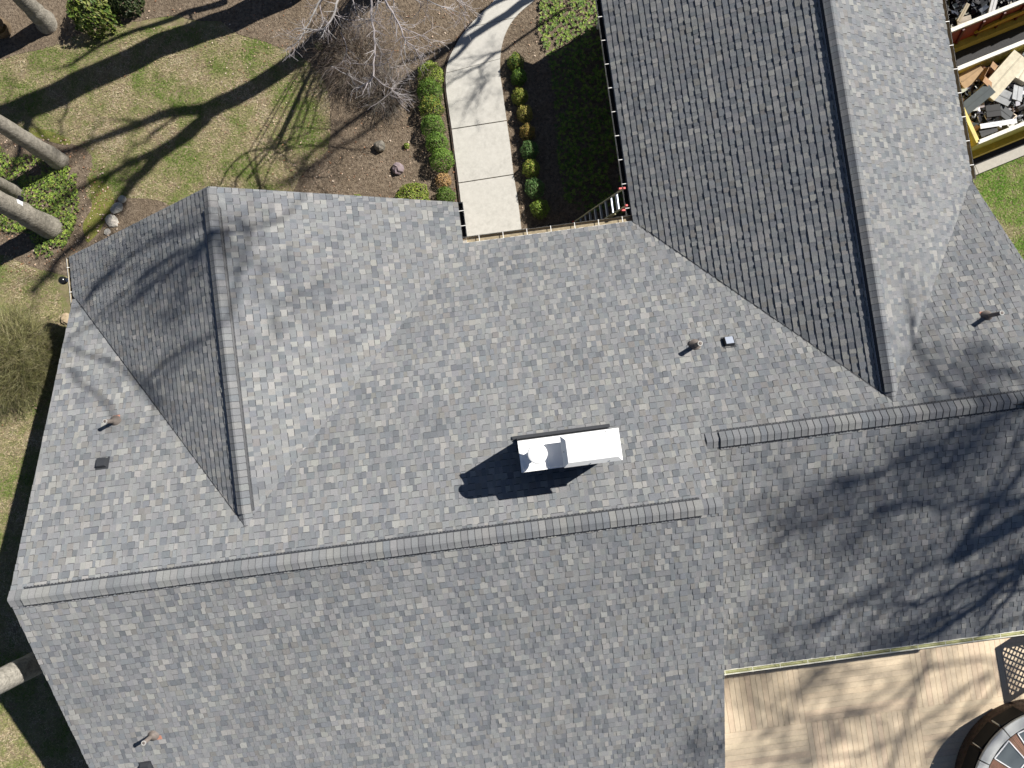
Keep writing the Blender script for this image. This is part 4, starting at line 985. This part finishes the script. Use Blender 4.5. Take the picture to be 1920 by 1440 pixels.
shadow_tree('oak_tree', 'large bare tree right of the house shading the lower right roof', 'tree', bE, tE, limE, seed=8, twigs=CLE)
bF = np.array([25.5, -3.0, 0.]); tF = [(bF, .36), (bF+[-.4, 0, 6], .3), (bF+[-.9, -.2, 13], .22), (bF+[-1.3, -.3, 18.], .15)]
def SD_(x, y, h): return onshadow(G(x, y, ZD), h)
limF = [([tF[2][0], SD_(1960, 1220, 18), SD_(1830, 1330, 18), SD_(1740, 1420, 18.2), SD_(1700, 1500, 18.5)], .055, .04, 9, 2, 1.2),
        ([tF[2][0], SD_(1900, 1260, 19), SD_(1760, 1250, 19), SD_(1640, 1330, 19), SD_(1480, 1340, 19.5), SD_(1400, 1300, 19.5)], .05, .035, 10, 3, 1.3),
        ([tF[3][0], SD_(1760, 1160, 20), SD_(1640, 1200, 20), SD_(1500, 1290, 20), SD_(1470, 1400, 20.5)], .05, .035, 10, 3, 1.2),
        ([tF[3][0], SD_(1850, 1270, 19), SD_(1700, 1380, 19), SD_(1560, 1420, 19), SD_(1440, 1420, 19)], .045, .03, 12, 3, 1.3),
        ([tF[1][0], SR(1990, 1060, 'SB', 9), SR(1900, 1110, 'SB', 9), SR(1840, 1180, 'SB', 9.2)], .08, .04, 9, 3, 1.2)]
CLF = []
for x, y, rr, n in [(1480, 1270, .9, 18), (1580, 1275, .6, 22), (1600, 1340, .7, 18), (1700, 1300, .7, 12), (1800, 1290, .7, 16), (1400, 1400, .8, 16), (1520, 1430, .9, 14), (1650, 1430, .8, 12), (1790, 1380, .7, 14), (1400, 1270, .8, 12), (1720, 1240, .6, 14)]:
    CLF.append((SD_(x, y, 19.5), rr, n))
shadow_tree('oak_tree', 'bare tree right of the deck that dapples the boards', 'tree', bF, tF, limF, seed=9, twigs=CLF)
# trunks standing in the frame at the left
def trunk_tree(px, ptop, r, label, seed, htop=12., col=(.27, .25, .215), lean=None, knot=False):
    B = G(*px, 0); d = ray(*ptop)       # choose the height at which the trunk passes ptop nearly vertical
    best = None
    for h in np.arange(1, 12, .05):
        T = CP+d*((h-CAMZ)/d[2]); e = np.hypot(*(T-B)[:2])
        if best is None or e < best[0]: best = (e, h, T)
    T = best[2]; ax = (T-B)/T[2]
    tr = [(B-[0, 0, .05], r*1.1), (B+ax*best[1]*.5, r), (T, r*.95), (B+ax*(best[1]+3), r*.85), (B+ax*(best[1]+6.5), r*.7)]
    tp = tr[-1][0]
    limbs = []
    random.seed(seed)
    for k in range(5):
        a = random.uniform(math.pi*.55, math.pi*1.45); dd = np.array([math.cos(a), math.sin(a), 0]); st = tr[3][0]+(tp-tr[3][0])*random.random()
        limbs.append(([st, st+dd*1.2+[0, 0, 1.5], st+dd*2.6+[0, 0, 3.6]], r*.4, r*.12, 4, 2, 1.5))
    return shadow_tree('tree', label, 'tree', B, tr, limbs, col, seed), B, T, ax
_, tb, tt, tax = trunk_tree((113, 303), (0, 232), .215, 'slim grey tree trunk rising from the far edge of the ground cover', 11)
trunk_tree((28, 362), (0, 347), .20, 'tree trunk mostly hidden behind the tagged trunk at the left edge', 12)
_, b3, t3, ax3 = trunk_tree((96, 428), (0, 378), .275, 'thick grey tree trunk with a small white and black tag', 13)
trunk_tree((90, 46), (45, 0), .235, 'grey tree trunk at the top left beside the glossy shrub', 14)
trunk_tree((2, 55), (-20, 38), .25, 'brown tree trunk cut by the top left edge of the photo', 15, col=(.16, .12, .08))
trunk_tree((185, 1186), (0, 1276), .29, 'pale thick tree trunk at the lower left beside the roof', 16, col=(.36, .34, .30))
# tag on the thick trunk
c = b3+ax3*(t3[2]*.80); d_ = np.array([.75, .1, 0.3]); c = c+np.array([.20, .12, 0]);
mb = MB(); mb.box(c, [.0, .06, .0], [.05, 0, .02], [0, 0, .10], (.85, .88, .92)); mb.solo('tree_tag', 'litter', 'small white tag fixed to the thick grey trunk', 'tag')
mb = MB(); mb.box(c+[.04, .12, 0], [.0, .05, .0], [.04, 0, .02], [0, 0, .08], (.015, .015, .02)); mb.solo('trail_camera', 'litter', 'small black box strapped to the thick grey trunk', 'camera')
# crown reaching into the frame at the top
def crown_tree():
    random.seed(21); base = np.array([-1.2, 15.6, 0.]); col = (.40, .37, .37)
    t = thing('ornamental_tree', base, 'pale leafless ornamental tree reaching in from the top edge over the mulch bed', 'tree')
    m = MB(); top = base+[0, -.4, 3.2]; m.tube([base, base+[.05, -.1, 1.6], top], [.13, .11, .09], 12, col); m.build('trunk', 'bark', t, True)
    b = MB(); 
    for k, o_ in enumerate(([.5, .5, .9], [-.5, .2, .3], [.1, -.2, 1.2])):
        pq = smoothpts([top, top*.7+G(700, -70, 5.4)*.3+o_, top*.3+G(700, -70, 5.4)*.7+np.array(o_[::-1])*.5, G(700, -70, 5.4)], 5); b.tube(pq, .016, 6, col)
        pass
    paths = [([(633, 0), (625, 30), (612, 50), (603, 57), (580, 55), (556, 52)], 4.6, 4.2, .026), ([(600, 0), (588, 25), (575, 52), (560, 76), (540, 90)], 4.4, 4.0, .020),
             ([(696, -5), (697, 35), (703, 70), (702, 105), (700, 142), (690, 154), (676, 163)], 4.8, 3.9, .026), ([(700, 142), (715, 156), (732, 166), (746, 178)], 4.0, 3.6, .010),
             ([(718, -5), (735, 22), (748, 46), (756, 66), (760, 80)], 5.0, 4.4, .026), ([(760, 74), (777, 90), (783, 100), (789, 107)], 4.4, 4.1, .012),
             ([(750, 50), (775, 61), (800, 69), (810, 84)], 4.5, 4.2, .011), ([(795, -5), (825, 12), (857, 22)], 4.6, 4.3, .014), ([(710, -5), (704, 22), (700, 40)], 4.8, 4.5, .018),
             ([(738, -5), (738, 12), (736, 32)], 4.4, 4.1, .012), ([(752, 78), (752, 100), (760, 122)], 3.6, 3.4, .010), ([(740, 95), (728, 112), (712, 122), (655, 118)], 3.2, 2.9, .012),
             ([(620, 123), (650, 140), (668, 147)], 2.6, 2.4, .010), ([(600, 5), (603, 25), (606, 42)], 4.2, 4.0, .012), ([(660, -5), (670, 30), (690, 40), (675, 46)], 3.6, 3.2, .012),
             ([(625, 28), (660, 38), (688, 36)], 3.4, 3.2, .010), ([(868, 5), (872, 15), (869, 30)], 3.8, 3.6, .010), ([(690, 205), (712, 190), (735, 170), (744, 150)], 1.8, 2.2, .009),
             ([(640, 60), (650, 90), (640, 120)], 2.8, 2.6, .010), ([(770, -5), (790, 10), (775, 35)], 3.4, 3.2, .012), ([(850, -4), (868, 8), (885, 12)], 3.9, 3.7, .009)]
    for px, z0, z1, r in paths:
        zs = np.linspace(z0, z1, len(px)); P = [G(x, y, z) for (x, y), z in zip(px, zs)]
        q = smoothpts(P, 3); n = len(q); q = [p+np.array([random.gauss(0, .008) for _ in range(3)]) for p in q]
        b.tube(q, np.linspace(r, r*.45, n), 6, jit(col, .1))
        if px[0][1] <= 5:
            hub = G(700, -70, 5.4)+np.array([random.uniform(-1.3, 1.3), random.uniform(.1, 1.1), random.uniform(-1.6, .3)])
            b.tube(smoothpts([top, top*.5+hub*.5+[0, 0, .3], hub], 4), [.022, .021, .02, .019, .018, .017, .016, .016, .015], 5, col)
            cq = smoothpts([hub, hub*.5+q[0]*.5+[random.gauss(0, .1), .25, .15], q[0]], 4)
            b.tube(cq, np.linspace(.015, r, len(cq)), 5, col)
        for k in range(int(n*1.5)):
            i = random.randint(1, n-1); d = q[i]-q[i-1]; d /= np.linalg.norm(d); a = np.array([random.gauss(0, 1), random.gauss(0, 1), random.gauss(0, .5)])
            dd = d*.8+a/np.linalg.norm(a)*.8; dd /= np.linalg.norm(dd); grow(b, q[i], dd, random.uniform(.14, .45), r*.4, 1, col, .7, 0, 3, .0032, 2)
    b.build('crown', 'twig', t)
crown_tree()
def twigbush(px, py, R, Hh, n, col, label, name, cat, seed, droop=.3, r=.004, sp=1., kids=1, L=(.5, 1.1), hollow=0.0, eye=None, zr=(.3, 1.)):
    random.seed(seed); c = G(px, py, 0); t = thing(name, c, label, cat); mb = MB()
    for i in range(n):
        a = random.uniform(0, 6.283); rr = R*math.sqrt(random.uniform(hollow, 1)); z = Hh*random.uniform(*zr)*(1-.5*(rr/R)**2)
        p = c+np.array([math.cos(a)*rr*.45, math.sin(a)*rr*.45, z*.5]); d = np.array([math.cos(a)*rr/R*sp+random.gauss(0, .35), math.sin(a)*rr/R*sp+random.gauss(0, .35), .8]); d /= np.linalg.norm(d)
        ln = random.uniform(*L); pts = [p]
        q = p.copy()
        for k in range(4):
            d = d+np.array([random.gauss(0, .1), random.gauss(0, .1), -droop*(k+1)*.5]); d /= np.linalg.norm(d); q = q+d*ln/4
            if q[2] < .03: q[2] = .03
            pts.append(q.copy())
        cc_ = jit(random.choice(col), .2); mb.tube(pts, [r, r*.9, r*.8, r*.6, r*.4], 3, cc_, cap=False)
        for k in range(kids):
            j = random.randint(1, 4); dd = d+np.array([random.gauss(0, .6) for _ in range(3)]); dd /= np.linalg.norm(dd); e_ = pts[j]+dd*ln*.3; mb.tube([pts[j], (pts[j]+e_)/2+[0, 0, .01], e_], [r*.6, r*.5, r*.3], 3, cc_, cap=False)
    mb.build('branches', 'twig', t)
    s = MB()
    for k in range(8):
        a = random.uniform(0, 6.3); s.tube([c, c+np.array([math.cos(a)*R*.2, math.sin(a)*R*.2, Hh*.35])], [.02, .008], 6, (.10, .08, .06))
    s.build('stem', 'twig', t)
twigbush(672, 112, 1.55, 1.3, 900, [(.20, .165, .135), (.26, .225, .20), (.13, .10, .08)], 'dense leafless brown shrub under the pale ornamental tree', 'bare_shrub', 'shrub', 31, .12, .0042, 1.1, 2, (.5, 1.0))
twigbush(725, 175, 1.0, .9, 450, [(.22, .19, .165), (.28, .25, .22)], 'smaller leafless shrub beside the clipped boxwood row', 'bare_shrub', 'shrub', 32, .12, .0038, 1.1, 2, (.4, .8))
OL = [(.20, .20, .075), (.30, .29, .13), (.12, .12, .05), (.38, .35, .20), (.07, .07, .035), (.17, .15, .09)]
twigbush(38, 672, 2.25, 1.5, 5200, OL, 'large olive-twigged bush beside the left wall', 'forsythia', 'bush', 33, .18, .0034, .55, 3, (.3, .9), zr=(.1, 1.))
rs_ = [(640, 80)]
# daffodil clump on the mulch
shrub(597, 84, .10, .14, LIM, 'small clump of green spring leaves in the tree shadow on the mulch', 'plant', n=120, seed=70, name='daffodil_clump', ls=.07)
shrub(762, 272, .08, .12, LIM, 'tiny green sprout on the mulch between rock and boxwood row', 'plant', n=80, seed=71, name='sprout', ls=.06)
